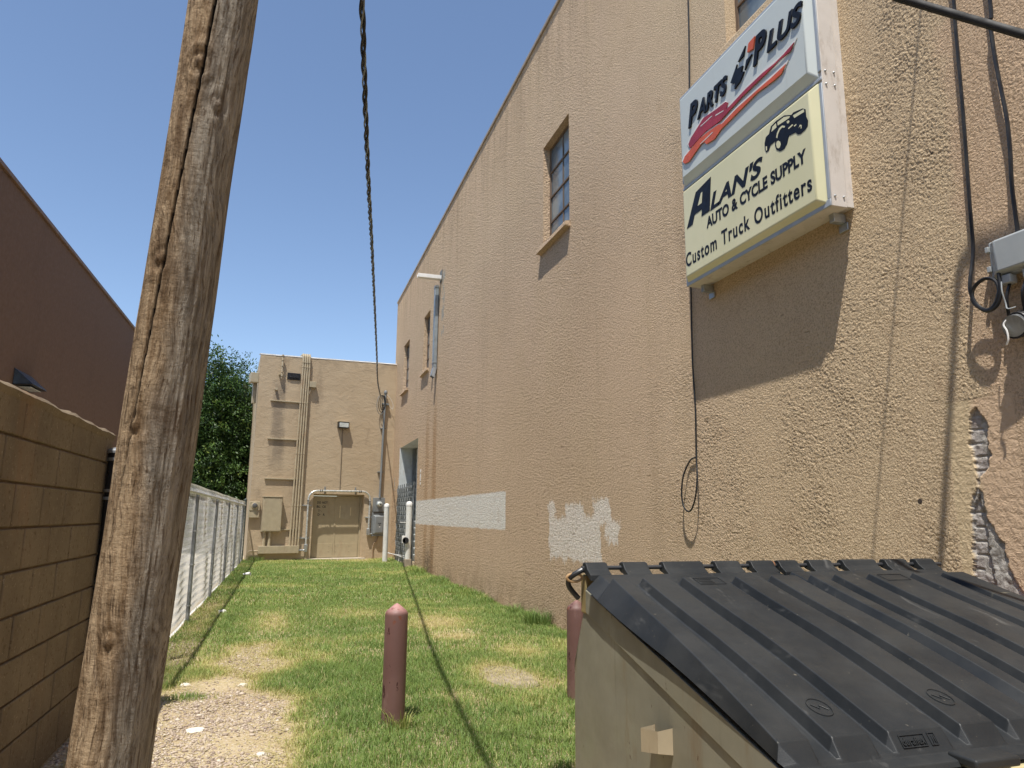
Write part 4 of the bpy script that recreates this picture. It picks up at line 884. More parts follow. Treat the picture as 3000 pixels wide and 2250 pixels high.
# white posts
def wpost(x, y, h, r, base, lab):
    t = thing('white_bollard', lab, 'bollard', (x, y, 0), 'white bollards by the doorway')
    MB().tube([(x, y, base), (x, y, h-.10)], r, 20).build('post', M_WHITE, t, smooth=True)
    MB().lathe((x, y, h-.10), [(r*1.08, -.02), (r*1.08, .03), (r*.95, .075), (r*.6, .105), (r*.1, .115)], 20).build('cap', M_WHITE2, t, smooth=True)
    return t
wpost(3.42, 25.8, 2.02, .088, -.05, 'taller looking white bollard farther back beside the grey switch box')
w2_ = wpost(3.70, 22.65, 2.04, .092, .30, 'white bollard in front of the folding gate with a small outlet box')
MB().box((3.60, 22.53, -.05), (3.80, 22.77, .30)).build('footing', paint('dark_tan_footing', (.28, .23, .17), .8, 0, .15), w2_, bevel=.012)
MB().box((3.50, 22.50, .78), (3.60, 22.64, 1.0)).build('outlet_box', M_WHITE2, w2_, bevel=.01)
MB().lathe((3.60, 22.52, .86), [(.10, 0), (.10, .02)], 16, Vector((0, -1, 0)).to_track_quat('Z', 'Y').to_matrix()).build('outlet_plate', M_BLKMET, w2_)
pr = MB()
for (z, dz) in ((.32, .1), (.38, .02), (1.40, 0)): pr.tube([(3.66, 22.62, z), (3.3 if z < 1 else 3.55, 24.2 if z < 1 else 23.4, z+dz)], .011, 6)
pr.each('brace', M_WHITE2, w2_, smooth=True)

# ================================================================== maroon bollards
def bollard(x, y, h, r, lab, lean=(0, 0)):
    t = thing('maroon_bollard', lab, 'bollard', (x, y, 0), 'maroon pipe bollards in the foreground')
    n_ = 26; z = [-.05, .2, .5, h-.085, h-.070, h-.055, h-.014, h]; rr = [r*1.02, r, r, r, r*.975, r*.86, r*.30, r*.06]
    m_ = MB().tube([(x+lean[0]*q, y+lean[1]*q, q) for q in z], r, n_, True, rr); m_.build('pipe', M_BOL, t, smooth=True)
    return t
bollard(.90, 5.95, .915, .090, 'maroon pipe bollard standing alone in the middle of the grass')
bollard(2.59, 6.30, .86, .092, 'maroon pipe bollard half hidden behind the left end of the dumpster')

# ================================================================== dumpster
X0, X1 = 1.355, 3.438
dp = thing('dumpster', 'beige steel dumpster with black ribbed plastic lids in the right foreground', 'dumpster', (2.4, 2.6, 0))
prof = [(1.83, .905), (3.20, 1.262), (3.235, 1.215), (3.375, .917), (3.375, .12), (1.95, .12), (1.83, .45)]
b_ = MB().prism(prof, lambda y, z, x: (x, y, z), X0+.015, X1-.015); b_.build('body', M_BODY, dp, bevel=.010)
# flange strip along the sloping edges
st_ = MB()
for x0_, x1_ in ((X0+.006, X0+.0145), (X1-.0145, X1-.006)):
    st_.add([(x, y, z) for x in (x0_, x1_) for (y, z) in ((1.825, .812), (3.205, 1.165), (3.205, 1.268), (1.825, .910))], [(0,1,2,3),(7,6,5,4),(0,4,5,1),(1,5,6,2),(2,6,7,3),(3,7,4,0)])
st_.each('side_rail', M_BODY, dp, bevel=.003)
MB().box((X0+.02, 1.738, .80), (X1-.02, 1.828, .885)).build('front_rim', paint('worn_yellow_beige_paint', (.42, .36, .20), .5, 0, .1, (.1, .05, .03), 12), dp, bevel=.008)
MB().add([(X0+.0145, 2.575, .745), (X0+.0145, 2.445, .772), (X0+.0145, 2.445, .862), (X0+.0145, 2.575, .842), (X0-.045, 2.575, .752), (X0-.040, 2.455, .778), (X0-.040, 2.455, .852), (X0-.045, 2.575, .834)], [(0,1,5,4),(4,5,6,7),(0,4,7,3),(1,2,6,5)]).build('pocket_bracket', paint('tan_bracket_paint', (.40, .33, .22), .5, 0, .08, (.2, .1, .05), 14), dp)
# lids
plat = [[(0, .118), (.196, .322), (.395, .600), (.672, .810), (.870, 1.0)]]
LP1 = [(1.357, 1.467), (1.548, 1.678), (1.750, 1.952), (2.028, 2.16), (2.225, 2.383)]
TAB1 = [(1.352, 1.469), (1.542, 1.680), (1.755, 1.982), (2.043, 2.192), (2.249, 2.392)]
LP2 = [(2.405, 2.515), (2.592, 2.722), (2.800, 3.000), (3.075, 3.205), (3.275, 3.432)]
TAB2 = [(2.415, 2.540), (2.600, 2.750), (2.812, 3.036), (3.090, 3.243), (3.300, 3.432)]
YS = [(3.13, 1.340, 0), (3.06, 1.322, 0), (3.012, 1.307, 0), (2.992, 1.300, 1), (2.80, 1.243, 1), (2.60, 1.187, 1), (2.45, 1.147, 1), (2.30, 1.102, 1), (2.15, 1.053, 1), (2.02, 1.008, 1), (1.90, .966, 1), (1.845, .946, 1)]
def lid(xa, xb, LP, TAB, nm):
    hp = .040; wl_ = .015
    cols = []                                     # (x, height factor)
    for i, (a_, b2) in enumerate(LP):
        first = i == 0; last = i == len(LP)-1
        cols += [(a_+(.045 if first else 0), 1), (b2-(.020 if last else 0), 1)]
        if not last: cols += [(b2+wl_*.6, 0), (LP[i+1][0]-wl_, 0)]
    m_ = MB(); vs = []; nc = len(cols)+2
    def row(y, zv, pf):
        t = min(max((y-1.845)/1.1, 0), 1)
        r = [(xa-(.024*t if xa < 2 else .0), y, zv-.014-.048*t)]
        for q, (x, hf) in enumerate(cols): r.append((x-(.040*(1-t) if (q == 0 and xa < 2) else 0), y, zv-.003*pf+hp*hf*pf))
        r.append((xb-(0 if xb > 3 else .0), y, zv-.062 if xb > 3 else zv-.01)); return r
    rows = [row(*q) for q in YS]
    # front: slanted nose, then lip
    fr1 = [(xa-.002, 1.813, .928)]+[(x, 1.810 if hf else 1.815, .932) for x, hf in cols]+[(xb, 1.812, .930)]
    fr2 = [(xa-.002, 1.806, .922)]+[(x, 1.804, .921) for x, hf in cols]+[(xb, 1.804, .921)]
    fr3 = [(xa-.002, 1.762, .914)]+[(x, 1.760, .914) for x, hf in cols]+[(xb, 1.760, .914)]
    fr4 = [(xa-.002, 1.756, .898)]+[(x, 1.754, .898) for x, hf in cols]+[(xb, 1.754, .898)]
    rows += [fr1, fr2, fr3, fr4]
    for r in rows: vs += r
    # extra subdivision rows for a gently sagging surface come from bevel smoothing
    fs = [(j*nc+i, j*nc+i+1, (j+1)*nc+i+1, (j+1)*nc+i) for j in range(len(rows)-1) for i in range(nc-1)]
    m_.add(vs, fs)
    # underside skirt along the back
    for (a_, b2) in TAB:
        k0 = len(m_.v); tp = [(3.13, 1.3405), (3.165, 1.362), (3.185, 1.388), (3.205, 1.393), (3.225, 1.388), (3.232, 1.368), (3.222, 1.350)]
        tv = [(x, y, z) for (y, z) in tp for x in (a_+.004, b2-.004)]
        tv2 = [(x, y-.0 if i > 3 else y+.004, z-.012) for i, (y, z) in enumerate(tp) for x in (a_+.004, b2-.004)]
        n1 = len(tp); ff = [(2*i, 2*i+1, 2*i+3, 2*i+2) for i in range(n1-1)]
        # side gussets widen towards the lid
        gs = [(a_-.0, 3.10, 1.333), (a_+.004, 3.13, 1.3405), (a_+.004, 3.185, 1.388), (a_+.004, 3.205, 1.35), (a_, 3.14, 1.315)]
        m_.add(tv, ff)
        for x in (a_+.004, b2-.004):
            m_.add([(x, 3.13, 1.3405), (x, 3.165, 1.362), (x, 3.185, 1.388), (x, 3.205, 1.393), (x, 3.225, 1.388), (x, 3.232, 1.368), (x, 3.222, 1.350), (x, 3.17, 1.335), (x, 3.13, 1.315)], [tuple(range(9))])
        m_.add([(a_+.004, 3.13, 1.3405), (b2-.004, 3.13, 1.3405), (b2-.004, 3.13, 1.315), (a_+.004, 3.13, 1.315)], [(0, 1, 2, 3)])
    o = m_.build('lid', M_LID, dp, bevel=0.0)
    bmx = bmesh.new(); bmx.from_mesh(o.data)
    bmesh.ops.remove_doubles(bmx, verts=bmx.verts, dist=.0006)
    bmesh.ops.recalc_face_normals(bmx, faces=bmx.faces)
    es = [e for e in bmx.edges if len(e.link_faces) == 2 and e.calc_face_angle(0) > .25]
    bmesh.ops.bevel(bmx, geom=es, offset=.0075, segments=3, affect='EDGES', profile=.5, clamp_overlap=True)
    for f in bmx.faces: f.smooth = True
    up = sum((f.normal.z for f in bmx.faces), 0)
    bmx.to_mesh(o.data); bmx.free()
    wmd = o.modifiers.new('wn', 'WEIGHTED_NORMAL'); wmd.weight = 90; wmd.keep_sharp = False
    return o
lid1 = lid(1.357, 2.396, LP1, TAB1, 'left'); lid2 = lid(2.405, 3.436, LP2, TAB2, 'right')
# embossed maker marks on the lids
def LZ(y):
    for (ya_, za_, _), (yb3, zb3, _) in zip(YS[:-1], YS[1:]):
        if yb3 <= y <= ya_: return za_+(zb3-za_)*(ya_-y)/(ya_-yb3)+.038
    return 1.0
def torus_on(xc, yc, rx, ry, r_, par):
    MB().tube([(xc+rx*math.cos(a_), yc+ry*math.sin(a_), LZ(yc+ry*math.sin(a_))+.001) for a_ in [k*math.pi/16 for k in range(33)]], r_, 5, False).build('embossed_ring', M_LID, par, smooth=True)
for xc in (1.615, 2.095, 2.66): 
    pr_ = lid1 if xc < 2.4 else lid2
    torus_on(xc, 1.97, .036, .042, .0018, pr_)
    MB().tube([(xc-.022, 1.985, LZ(1.985)+.001), (xc-.004, 1.962, LZ(1.962)+.001), (xc+.004, 1.978, LZ(1.978)+.001), (xc+.022, 1.955, LZ(1.955)+.001)], .0018, 5).build('embossed_mark', M_LID, pr_, smooth=True)
def frame_on(x0, x1, y0, y1, par):
    c = [(x0, y0), (x1, y0), (x1, y1), (x0, y1), (x0, y0)]
    MB().tube([(x, y, LZ(y)+.0008) for x, y in c], .0014, 4, False).build('embossed_frame', M_LID, par)
frame_on(1.79, 1.92, 2.90, 2.97, lid1); frame_on(2.83, 2.97, 2.90, 2.97, lid2)
for k in range(3): MB().tube([(1.80, 2.915+.018*k, LZ(2.915+.018*k)+.0008), (1.87, 2.915+.018*k, LZ(2.915+.018*k)+.0008)], .0012, 4).build('embossed_line', M_LID, lid1)
# nose lettering
nA = Vector((0, 1.8435, .981)); nB = Vector((0, 1.8085, .931)); nd = (nA-nB).normalized(); nn = Vector((0, -nd.z, nd.y))
def NP(x, v, o): q = nB+nd*v+nn*o; return (x, q.y, q.z)
for (x0_, x1_) in ((1.775, 1.868), (1.882, 1.908)):
    fr_ = MB()
    fr_.box((x0_, .012, .0), (x1_, .0145, .003), NP).box((x0_, .046, .0), (x1_, .0485, .003), NP).box((x0_, .0145, 0), (x0_+.0025, .046, .003), NP).box((x1_-.0025, .0145, 0), (x1_, .046, .003), NP)
    fr_.build('embossed_frame', M_LID, lid1)
text_mesh('duraflex', .084, .022, lambda a_, b_, c_: NP(1.779+a_, .019+b_, -.001+c_), 'embossed_lettering', M_LID, lid1, .005, 0, .01)
text_mesh('JI', .014, .020, lambda a_, b_, c_: NP(1.888+a_, .020+b_, -.001+c_), 'embossed_lettering', M_LID, lid1, .005, 0, .01)
MB().box((1.915, 1.700, .900), (2.085, 1.798, .930)).build('lid_handle', M_LID, lid1, bevel=.008)
# hinge rod with its bent end and rusty eye
MB().tube([(X0-.01, 3.208, 1.366), (2.38, 3.208, 1.366), (X1+.06, 3.208, 1.362)], .0105, 12).build('hinge_rod', paint('dark_grey_rod', (.05, .052, .056), .4, .3, .1), dp, smooth=True)
MB().tube(smoothp([(X0+.01, 3.208, 1.366), (1.325, 3.215, 1.345), (1.295, 3.23, 1.322), (1.290, 3.24, 1.296), (1.305, 3.25, 1.27), (1.345, 3.25, 1.225)], 5), .0125, 10).build('bent_rod_end', M_BLKMET, dp, smooth=True)
MB().tube([(1.315+.038*math.cos(a_), 3.225, 1.322+.018*math.sin(a_)+.0) for a_ in [k*math.pi/10 for k in range(21)]], .0065, 8, False).build('rod_eye', paint('rusty_beige_ring', (.45, .28, .13), .6, .1, .3, (.2, .07, .03), 20), dp, smooth=True)
MB().box((X0+.008, 3.205, 1.16), (X0+.055, 3.265, 1.335)).build('hinge_post', paint('rusty_beige_post', (.26, .20, .08), .7, .0, .2, (.12, .04, .02), 14), dp, bevel=.006)
MB().tube([(2.400, 3.208+.017*math.cos(a_), 1.368+.017*math.sin(a_)) for a_ in [k*math.pi/8 for k in range(17)]], .005, 6, False).build('centre_eye', M_RUST, dp, smooth=True)

# ================================================================== overhead wires
core = smoothp([(3.28, 27.93, 6.24), (2.6, 23.0, 5.86), (1.92, 17.5, 5.59), (1.03, 10.5, 5.42), (.648, 7.52, 5.30), (.3225, 5.0, 5.49), (-.06, 2.0, 6.0), (-.84, -4, 7.5)], 60)
sd_ = thing('service_drop', 'black twisted service wire hanging down through the sky to the mast', 'overhead wire', (3.28, 27.93, 6.24))
dist = 0; ph = []
for i, p in enumerate(core):
    if i: dist += (core[i]-core[i-1]).length
    ph.append(dist*2*math.pi/.62)
for k in range(3):
    pp = []
    for p, a_ in zip(core, ph):
        b2 = a_+k*2*math.pi/3; pp.append((p.x+.0155*math.cos(b2), p.y, p.z+.0155*math.sin(b2)))
    MB().tube(pp, .0125 if k < 2 else .008, 6).build('strand', M_BLACK if k < 2 else M_GREYM, sd_, smooth=True)
tag(MB().tube([(-.3, 3.6, 6.4), (1.2, 3.2, 5.2), (2.6, 2.298, 3.998), (2.8, 1.908, 3.58), (3.05, 1.42, 3.08), (3.4, .6, 2.5)], .019, 10).build('thick_cable', paint('weathered_black_cable', (.02, .02, .02), .75), None, smooth=True, origin=(3.0, 2.65, 4.37)), 'thick black cable crossing the top right corner of the wall', 'cable')
def over(S, g_, lab, r_, extra=None):  # unseen shapes added overhead to cast the shadow lines on the wall
    P = [Vector((WX-g, y-1.61*g, z+4.88*g)) for (y, z), g in zip(S, g_)]
    P = extra or P
    tag(MB().tube(P, r_, 8).build('added_shadow_caster', M_BLACK, None, smooth=True, origin=P[1]), lab, 'overhead wire')
over([(3.311, 5.016), (4.10, 1.514)], (.5, .8), 'thin unseen wire added above the view to cast a faint shadow line on the wall', .007,
     [(3.62, 2.4, 8.8), (3.42, 2.58, 7.24), (3.12, 2.93, 5.07), (3.07, 2.95, 4.83)])
over([(3.242, 3.205), (3.595, 1.356)], (.8, .9), 'bent unseen pipe arm added above the view to cast a shadow line beside the grey box', .024,
     [(3.12, -.5, 6.76), (3.12, 2.0, 6.76), (3.115, 2.07, 6.70), (3.015, 2.275, 5.30)])

# ================================================================== trees
def tree(name, lab, base, lobes, nleaf, seed, tr=.14, size=.11, tlo=0.0, thi=.85):
    r = np.random.default_rng(seed); t = thing(name, lab, 'tree', base)
    b0 = Vector(base); mbt = MB(); top = Vector(lobes[0][0])
    mbt.tube(smoothp([b0, b0+Vector((.05, 0, 1.2)), Vector((top.x*.5+b0.x*.5, top.y*.5+b0.y*.5, top.z*.5)), top], 4), tr, 8, True, None)
    rad = None
    for c, rr in lobes[1:]:
        c = Vector(c); mbt.tube(smoothp([b0+Vector((0, 0, 1.0+.5*r.random())), (b0+c)*.5+Vector((0, 0, .3)), c], 4), tr*.4, 6)
    mbt.build('trunk', M_BARK, t, smooth=True)
    V = []; F = []; T = []
    vol = np.array([rr[0]*rr[1]*rr[2] for _, rr in lobes]) ** .7; vol /= vol.sum()
    nc = nleaf//26
    li = r.choice(len(lobes), nc, p=vol)
    for L in li:
        c, rr = lobes[L]; d = r.normal(size=3); d /= np.linalg.norm(d); rad_ = (.42+.66*r.random() ** .6)
        cc = np.array(c)+d*np.array(rr)*rad_
        k = 26; axis = d*.7+np.array((0, 0, -.25))+r.normal(size=3)*.35; axis /= np.linalg.norm(axis)
        tt = r.uniform(0, .5, k)[:, None]; sprd = r.normal(size=(k, 3))*.11
        pos = cc+axis*tt+sprd
        tb = tlo+(thi-tlo)*r.random()
        ld = axis+r.normal(size=(k, 3))*.55+np.array((0, 0, -.3)); ld /= np.linalg.norm(ld, axis=1)[:, None]
        nr = r.normal(size=(k, 3))+np.array((0, 0, .9)); sd2 = np.cross(ld, nr); sd2 /= (np.linalg.norm(sd2, axis=1)[:, None]+1e-6)
        ln = size*r.uniform(.7, 1.4, (k, 1)); wd = ln*.19
        q = np.stack([pos, pos+ld*ln*.5+sd2*wd, pos+ld*ln, pos+ld*ln*.5-sd2*wd], 1)
        V.append(q.reshape(-1, 3)); T.append(np.repeat(np.clip(tb+r.normal(size=k)*.12, 0, 1), 4))
    V = np.concatenate(V)-np.array(base); T = np.concatenate(T); F = np.arange(len(V)).reshape(-1, 4)
    bulk('crown', V, F, M_LEAF, {'tint': T}, t)
    return t
tree('leafy_tree', 'tall dark green leafy tree behind the fence beside the wooden pole', (-3.5, 34, 0),
     [((-3.6, 34, 7.2), (.75, 1.0, 1.5)), ((-2.85, 34, 7.1), (.6, .9, 1.45)), ((-4.1, 34, 5.8), (1.1, 1.3, 1.5)), ((-2.9, 34, 5.2), (1.2, 1.4, 1.6)), ((-3.8, 34, 3.6), (1.4, 1.5, 1.6)), ((-2.6, 34, 3.2), (1.1, 1.4, 1.5)), ((-4.6, 34, 3.0), (1.0, 1.2, 1.5)), ((-3.3, 34.3, 1.7), (1.5, 1.3, 1.3)), ((-5.2, 34, 4.8), (1.0, 1.2, 1.6))], 84000, 5, .16, .13)
tree('leafy_tree', 'shorter dark green tree touching the left edge of the rear building', (-1.9, 35.5, 0),
     [((-2.15, 35.5, 7.75), (.5, .8, .85)), ((-2.3, 35.5, 6.3), (.8, 1.0, 1.1)), ((-1.6, 35.5, 5.6), (.8, 1.0, 1.3)), ((-2.0, 35.5, 4.2), (.9, 1.1, 1.3)), ((-1.5, 35.5, 2.9), (.8, 1.1, 1.4)), ((-2.2, 35.5, 1.8), (1.0, 1.1, 1.3))], 30000, 9, .12, .13)
tree('leafy_tree', 'bright yellow green tree showing in the gap by the roof edge', (-.9, 41, 0),
     [((-1.5, 41, 8.0), (.6, .9, 1.0)), ((-1.2, 41, 6.6), (.9, 1.2, 1.4)), ((-1.6, 41, 4.5), (1.3, 1.3, 1.8))], 8000, 12, .12, .13, .85, 1.0)
tree('leafy_tree', 'very dark tree mass low behind the other trees and fence', (-4.2, 39, 0),
     [((-4.3, 39, 4.6), (2.6, 1.6, 2.6)), ((-2.4, 39, 3.6), (1.6, 1.6, 2.4)), ((-6.2, 39, 3.0), (1.8, 1.6, 2.4)), ((-3.5, 39, 1.8), (3.0, 1.5, 1.8))], 34000, 21, .16, .20, 0, .4)

# ================================================================== small litter
cu_ = tag(MB().lathe((-.86, 20.75, .06), [(.032, -.09), (.045, .09), (.048, .095), (.04, .09), (.028, -.08)], 16, Vector((.9, -.35, .12)).normalized().to_track_quat('Z', 'Y').to_matrix()).build('foam_cup', M_PAPER, None, smooth=True, origin=(-.86, 20.75, 0)), 'white foam cup lying in the grass near the fence', 'cup')
def rock(x, y, s_, seed, lab, mat=M_STONE, flat=.5):
    bm = bmesh.new(); bmesh.ops.create_icosphere(bm, subdivisions=3, radius=1)
    for v in bm.verts:
        k = 1+.35*mnoise.noise(v.co*1.3+Vector((seed, 0, 0)))+.1*mnoise.noise(v.co*4+Vector((seed, 5, 0))); v.co = Vector((v.co.x*s_*k*1.2, v.co.y*s_*k, v.co.z*s_*flat*k))
    me = bpy.data.meshes.new('rock'); bm.to_mesh(me); bm.free(); me.materials.append(mat)
    o = bpy.data.objects.new('rock', me); COL.objects.link(o); o.location = (x, y, gz(x, y)+s_*flat*.35); tag(o, lab, 'rock', 'pale rocks on the bare patch')
rock(-.55, 6.22, .055, 1, 'large flat white rock in the gravel patch', paint('white_rock', (.66, .61, .53), .9, 0, .08), .30)
rock(-.88, 13.2, .06, 3, 'white rock in the grass beside the fence shadow', paint('white_rock_far', (.75, .73, .68), .9, 0, .08), .6)
rock(-.28, 7.62, .035, 5, 'white stone at the top edge of the gravel patch near the grass')
rock(-.05, 5.50, .03, 6, 'round pale stone at the bottom of the gravel patch')
rock(-.80, 7.75, .04, 8, 'pale stone in the gravel by the dark fence shadow line')
# old concrete pad showing through grass
cp_ = []
bm = MB(); N_ = 22; ptsc = []
for k in range(N_):
    a_ = 2*math.pi*k/N_; ptsc.append((2.26+(.26+.05*mnoise.noise(Vector((math.cos(a_)*2, math.sin(a_)*2, 0))))*math.cos(a_), 7.35+(.55+.15*mnoise.noise(Vector((math.cos(a_)*2, math.sin(a_)*2, 4))))*math.sin(a_)))
tag(bm.prism(ptsc, lambda a_, b_, c_: (a_, b_, c_), -.03, .012).build('utility_cover', paint('dirty_concrete', (.27, .225, .16), .95, 0, .25, (.38, .32, .22), 8, .8), None, bevel=.004, origin=(2.26, 7.35, 0)), 'old worn concrete pad lying flush in the grass near the dumpster', 'concrete pad')

# ================================================================== gravel and grass
GP = [(-.95, 7.0), (-.75, 7.9), (-.35, 8.2), (-.12, 7.30), (.22, 6.9), (.07, 6.3), (.09, 5.8), (-.05, 5.2), (-.2, 4.2), (-1.3, 4.2), (-1.35, 6.9)]
B2 = [(-.55, 9.8), (-.10, 10.0), (.05, 8.6), (-.18, 7.75), (-.60, 8.6)]
def dist_poly(P, X, Y):
    ins = np.zeros(X.shape, bool); dm = np.full(X.shape, 1e9)
    for i in range(len(P)):
        x1, y1 = P[i]; x2, y2 = P[(i+1) % len(P)]
        c = ((y1 > Y) != (y2 > Y)) & (X < (x2-x1)*(Y-y1)/(y2-y1+1e-12)+x1); ins ^= c
        t = np.clip(((X-x1)*(x2-x1)+(Y-y1)*(y2-y1))/((x2-x1)**2+(y2-y1)**2), 0, 1)
        dm = np.minimum(dm, np.hypot(X-x1-t*(x2-x1), Y-y1-t*(y2-y1)))
    return np.where(ins, -dm, dm)
def vnoise(X, Y, sc_, seed):
    r = np.random.default_rng(seed); G = r.random((256, 256)); x = X*sc_+50; y = Y*sc_+50
    i = np.floor(x).astype(int); j = np.floor(y).astype(int); fx = x-i; fy = y-j; fx = fx*fx*(3-2*fx); fy = fy*fy*(3-2*fy)
    g = lambda a, b: G[a % 256, b % 256]
    return (g(i, j)*(1-fx)+g(i+1, j)*fx)*(1-fy)+(g(i, j+1)*(1-fx)+g(i+1, j+1)*fx)*fy
def fb_(X, Y, sc_, seed): return vnoise(X, Y, sc_, seed)*.5+vnoise(X, Y, sc_*2.1, seed+1)*.3+vnoise(X, Y, sc_*4.3, seed+2)*.2
def gzv(X, Y): return np.array([gz(a, b) for a, b in zip(X, Y)])
def cover(X, Y):
    """0 bare .. 1 dense grass; and dryness"""
    nb_ = (fb_(X, Y, 1.4, 3)-.5); w = nb_*.8
    d1 = dist_poly(GP, X, Y)+w*.6; d2 = dist_poly(B2, X, Y)+w*.7
    cv_ = np.clip((d1+.02)/.16, 0, 1)*np.clip((d2+.10)/.22, .12, 1)
    dry = np.clip(1-d1/.30, 0, 1)*.8; dry = np.maximum(dry, np.clip(1-d2/.4, 0, 1)*.8)
    # dry spots
    for (cx, cy, rx, ry, s_) in ((2.3, 11.2, .5, .9, .75), (2.8, 8.6, .3, .6, .8), (2.3, 9.8, .35, .4, .7), (2.26, 7.35, .30, .65, .95), (2.5, 6.9, .35, .3, .5), (1.6, 6.6, .2, .3, .4), (-.1, 12, .3, .9, .5), (1.2, 12.5, .5, .8, .45), (-1.05, 9, .25, 1.5, .55), (-1.1, 13, .2, 2.5, .7), (2.7, 27, 1.2, 1.2, .7), (1, 24, 1.2, 1, .4)):
        q = np.exp(-(((X-cx)/rx)**2+((Y-cy)/ry)**2)*.9+nb_*1.6)*s_; dry = np.maximum(dry, np.clip(q, 0, 1)); cv_ = cv_*(1-.62*np.clip(q, 0, 1))
    tuft = np.exp(-(((X+.75)/.20)**2+((Y-7.25)/.10)**2)); cv_ = np.maximum(cv_, np.clip(tuft*1.2, 0, 1)); dry = dry*(1-np.clip(tuft*1.3, 0, 1))
    dry = np.maximum(dry, np.clip((fb_(X, Y, .9, 17)-.52)*1.9, 0, .5))
    cv_ = cv_*np.clip(.35+fb_(X, Y, 3.4, 31)*1.15, 0, 1)*np.clip(.45+fb_(X, Y, 13, 33)*1.1, 0, 1)
    return cv_, dry
def blades(n, x0, x1, y0, y1, hmean, wid, seed):
    r = np.random.default_rng(seed); X = r.uniform(x0, x1, n); Y = r.uniform(y0, y1, n); c, dry = cover(X, Y)
    k = r.random(n) < c; X, Y, c, dry = X[k], Y[k], c[k], dry[k]
    sh = (np.hypot(X-2.26, (Y-7.35)*.5) < .26) & (r.random(len(X)) < .55); X, Y, c, dry = X[~sh], Y[~sh], c[~sh], dry[~sh]
    n = len(X); Z = gzv(X, Y)
    lush = np.clip(fb_(X, Y, .8, 41)*.7+fb_(X, Y, 5.5, 43)*.55, .25, 1.15)
    edge = np.clip((X-3.3)/.5, 0, 1)*np.clip(fb_(X, Y, 1.0, 77)*2.4-.8, 0, 1)
    h = hmean*r.uniform(.45, 1.35, n)*(.55+.6*lush)*(.55+.45*c)*(1+edge*1.6)
    az_ = r.uniform(0, 2*np.pi, n); ln = r.uniform(.2, 1.25, n)*h; dx, dy = np.cos(az_), np.sin(az_); pa = az_+np.pi/2+r.normal(size=n)*.4
    wx, wy = np.cos(pa)*wid*.5, np.sin(pa)*wid*.5
    b0 = np.stack([X-wx, Y-wy, Z-.005], 1); b1 = np.stack([X+wx, Y+wy, Z-.005], 1)
    m0 = np.stack([X+dx*ln*.35-wx*.8, Y+dy*ln*.35-wy*.8, Z+h*.6], 1); m1 = np.stack([X+dx*ln*.35+wx*.8, Y+dy*ln*.35+wy*.8, Z+h*.6], 1)
    tp = np.stack([X+dx*ln, Y+dy*ln, Z+h*r.uniform(.75, 1, n)], 1)
    V = np.stack([b0, b1, m1, m0, tp], 1).reshape(-1, 3); o = np.arange(n)[:, None]*5
    F = np.concatenate([o+np.array([[0, 1, 2]]), o+np.array([[0, 2, 3]]), o+np.array([[3, 2, 4]])], 0)
    tint = .16+.42*(1-lush)+.25*(r.random(n)-.5)+dry*.62; isdry = r.random(n) < (.025+dry*.45); tint = np.where(isdry, r.uniform(.75, 1, n), tint)
    tint = np.clip(tint, 0, 1); T = np.repeat(tint, 5)
    return V, F, T
parts = [blades(170000, -1.32, 3.90, 4.6, 8.6, .070, .0048, 1), blades(110000, -1.32, 3.90, 8.6, 14, .062, .0065, 2), blades(110000, -1.32, 3.90, 14, 28, .07, .011, 3)]
Vs, Fs, Ts = [], [], []; o = 0
for V, F, T in parts: Vs.append(V); Fs.append(F+o); Ts.append(T); o += len(V)
gr = bulk('grass', np.concatenate(Vs), np.concatenate(Fs), M_GRASS, {'tint': np.concatenate(Ts)}); kind(gr, 'stuff')
def clump(name, lab, cx, cy, rad_, n, hm, tl, seed):
    r = np.random.default_rng(seed); a_ = r.uniform(0, 2*np.pi, n); q = rad_*np.sqrt(r.random(n)); X = cx+q*np.cos(a_); Y = cy+q*np.sin(a_); Z = gzv(X, Y)
    h = hm*r.uniform(.5, 1.2, n); az_ = a_+r.normal(size=n)*.7; dx, dy = np.cos(az_), np.sin(az_); ln = h*r.uniform(.3, 1.0, n); w = .0032; px_, py_ = -dy*w, dx*w
    L = [np.stack([X-px_, Y-py_, Z], 1), np.stack([X+px_, Y+py_, Z], 1), np.stack([X+dx*ln*.35+px_, Y+dy*ln*.35+py_, Z+h*.65], 1), np.stack([X+dx*ln*.35-px_, Y+dy*ln*.35-py_, Z+h*.65], 1), np.stack([X+dx*ln, Y+dy*ln, Z+h*.92], 1)]
    V = np.stack(L, 1).reshape(-1, 3); o = np.arange(n)[:, None]*5; F = np.concatenate([o+np.array([[0, 1, 2]]), o+np.array([[0, 2, 3]]), o+np.array([[3, 2, 4]])], 0)
    ob = bulk(name, V-np.array((cx, cy, 0)), F, M_GRASS, {'tint': np.repeat(np.clip(r.normal(tl, .12, n), 0, 1), 5)}); ob.location = (cx, cy, 0); tag(ob, lab, 'grass tuft', 'taller grass tufts'); return ob
clump('grass_tuft', 'tall pale grass stalks growing at the foot of the lone maroon bollard', .93, 5.83, .10, 70, .17, .7, 1)
clump('grass_tuft', 'dark green tuft at the foot of the wall, nearest the dumpster end', 3.72, 10.6, .20, 260, .24, .15, 2)
clump('grass_tuft', 'small green tuft at the foot of the wall below the ragged white patch', 3.78, 11.9, .14, 160, .18, .25, 3)
clump('grass_tuft', 'small tuft against the wall below the long white band', 3.80, 14.6, .16, 150, .17, .3, 4)
clump('grass_tuft', 'bushy weeds at the foot of the rusty stain by the doorway', 3.75, 20.8, .28, 200, .24, .55, 5)
clump('grass_tuft', 'shaggy tuft under the wireway box on the rear wall', -.9, 27.0, .3, 220, .22, .35, 6)
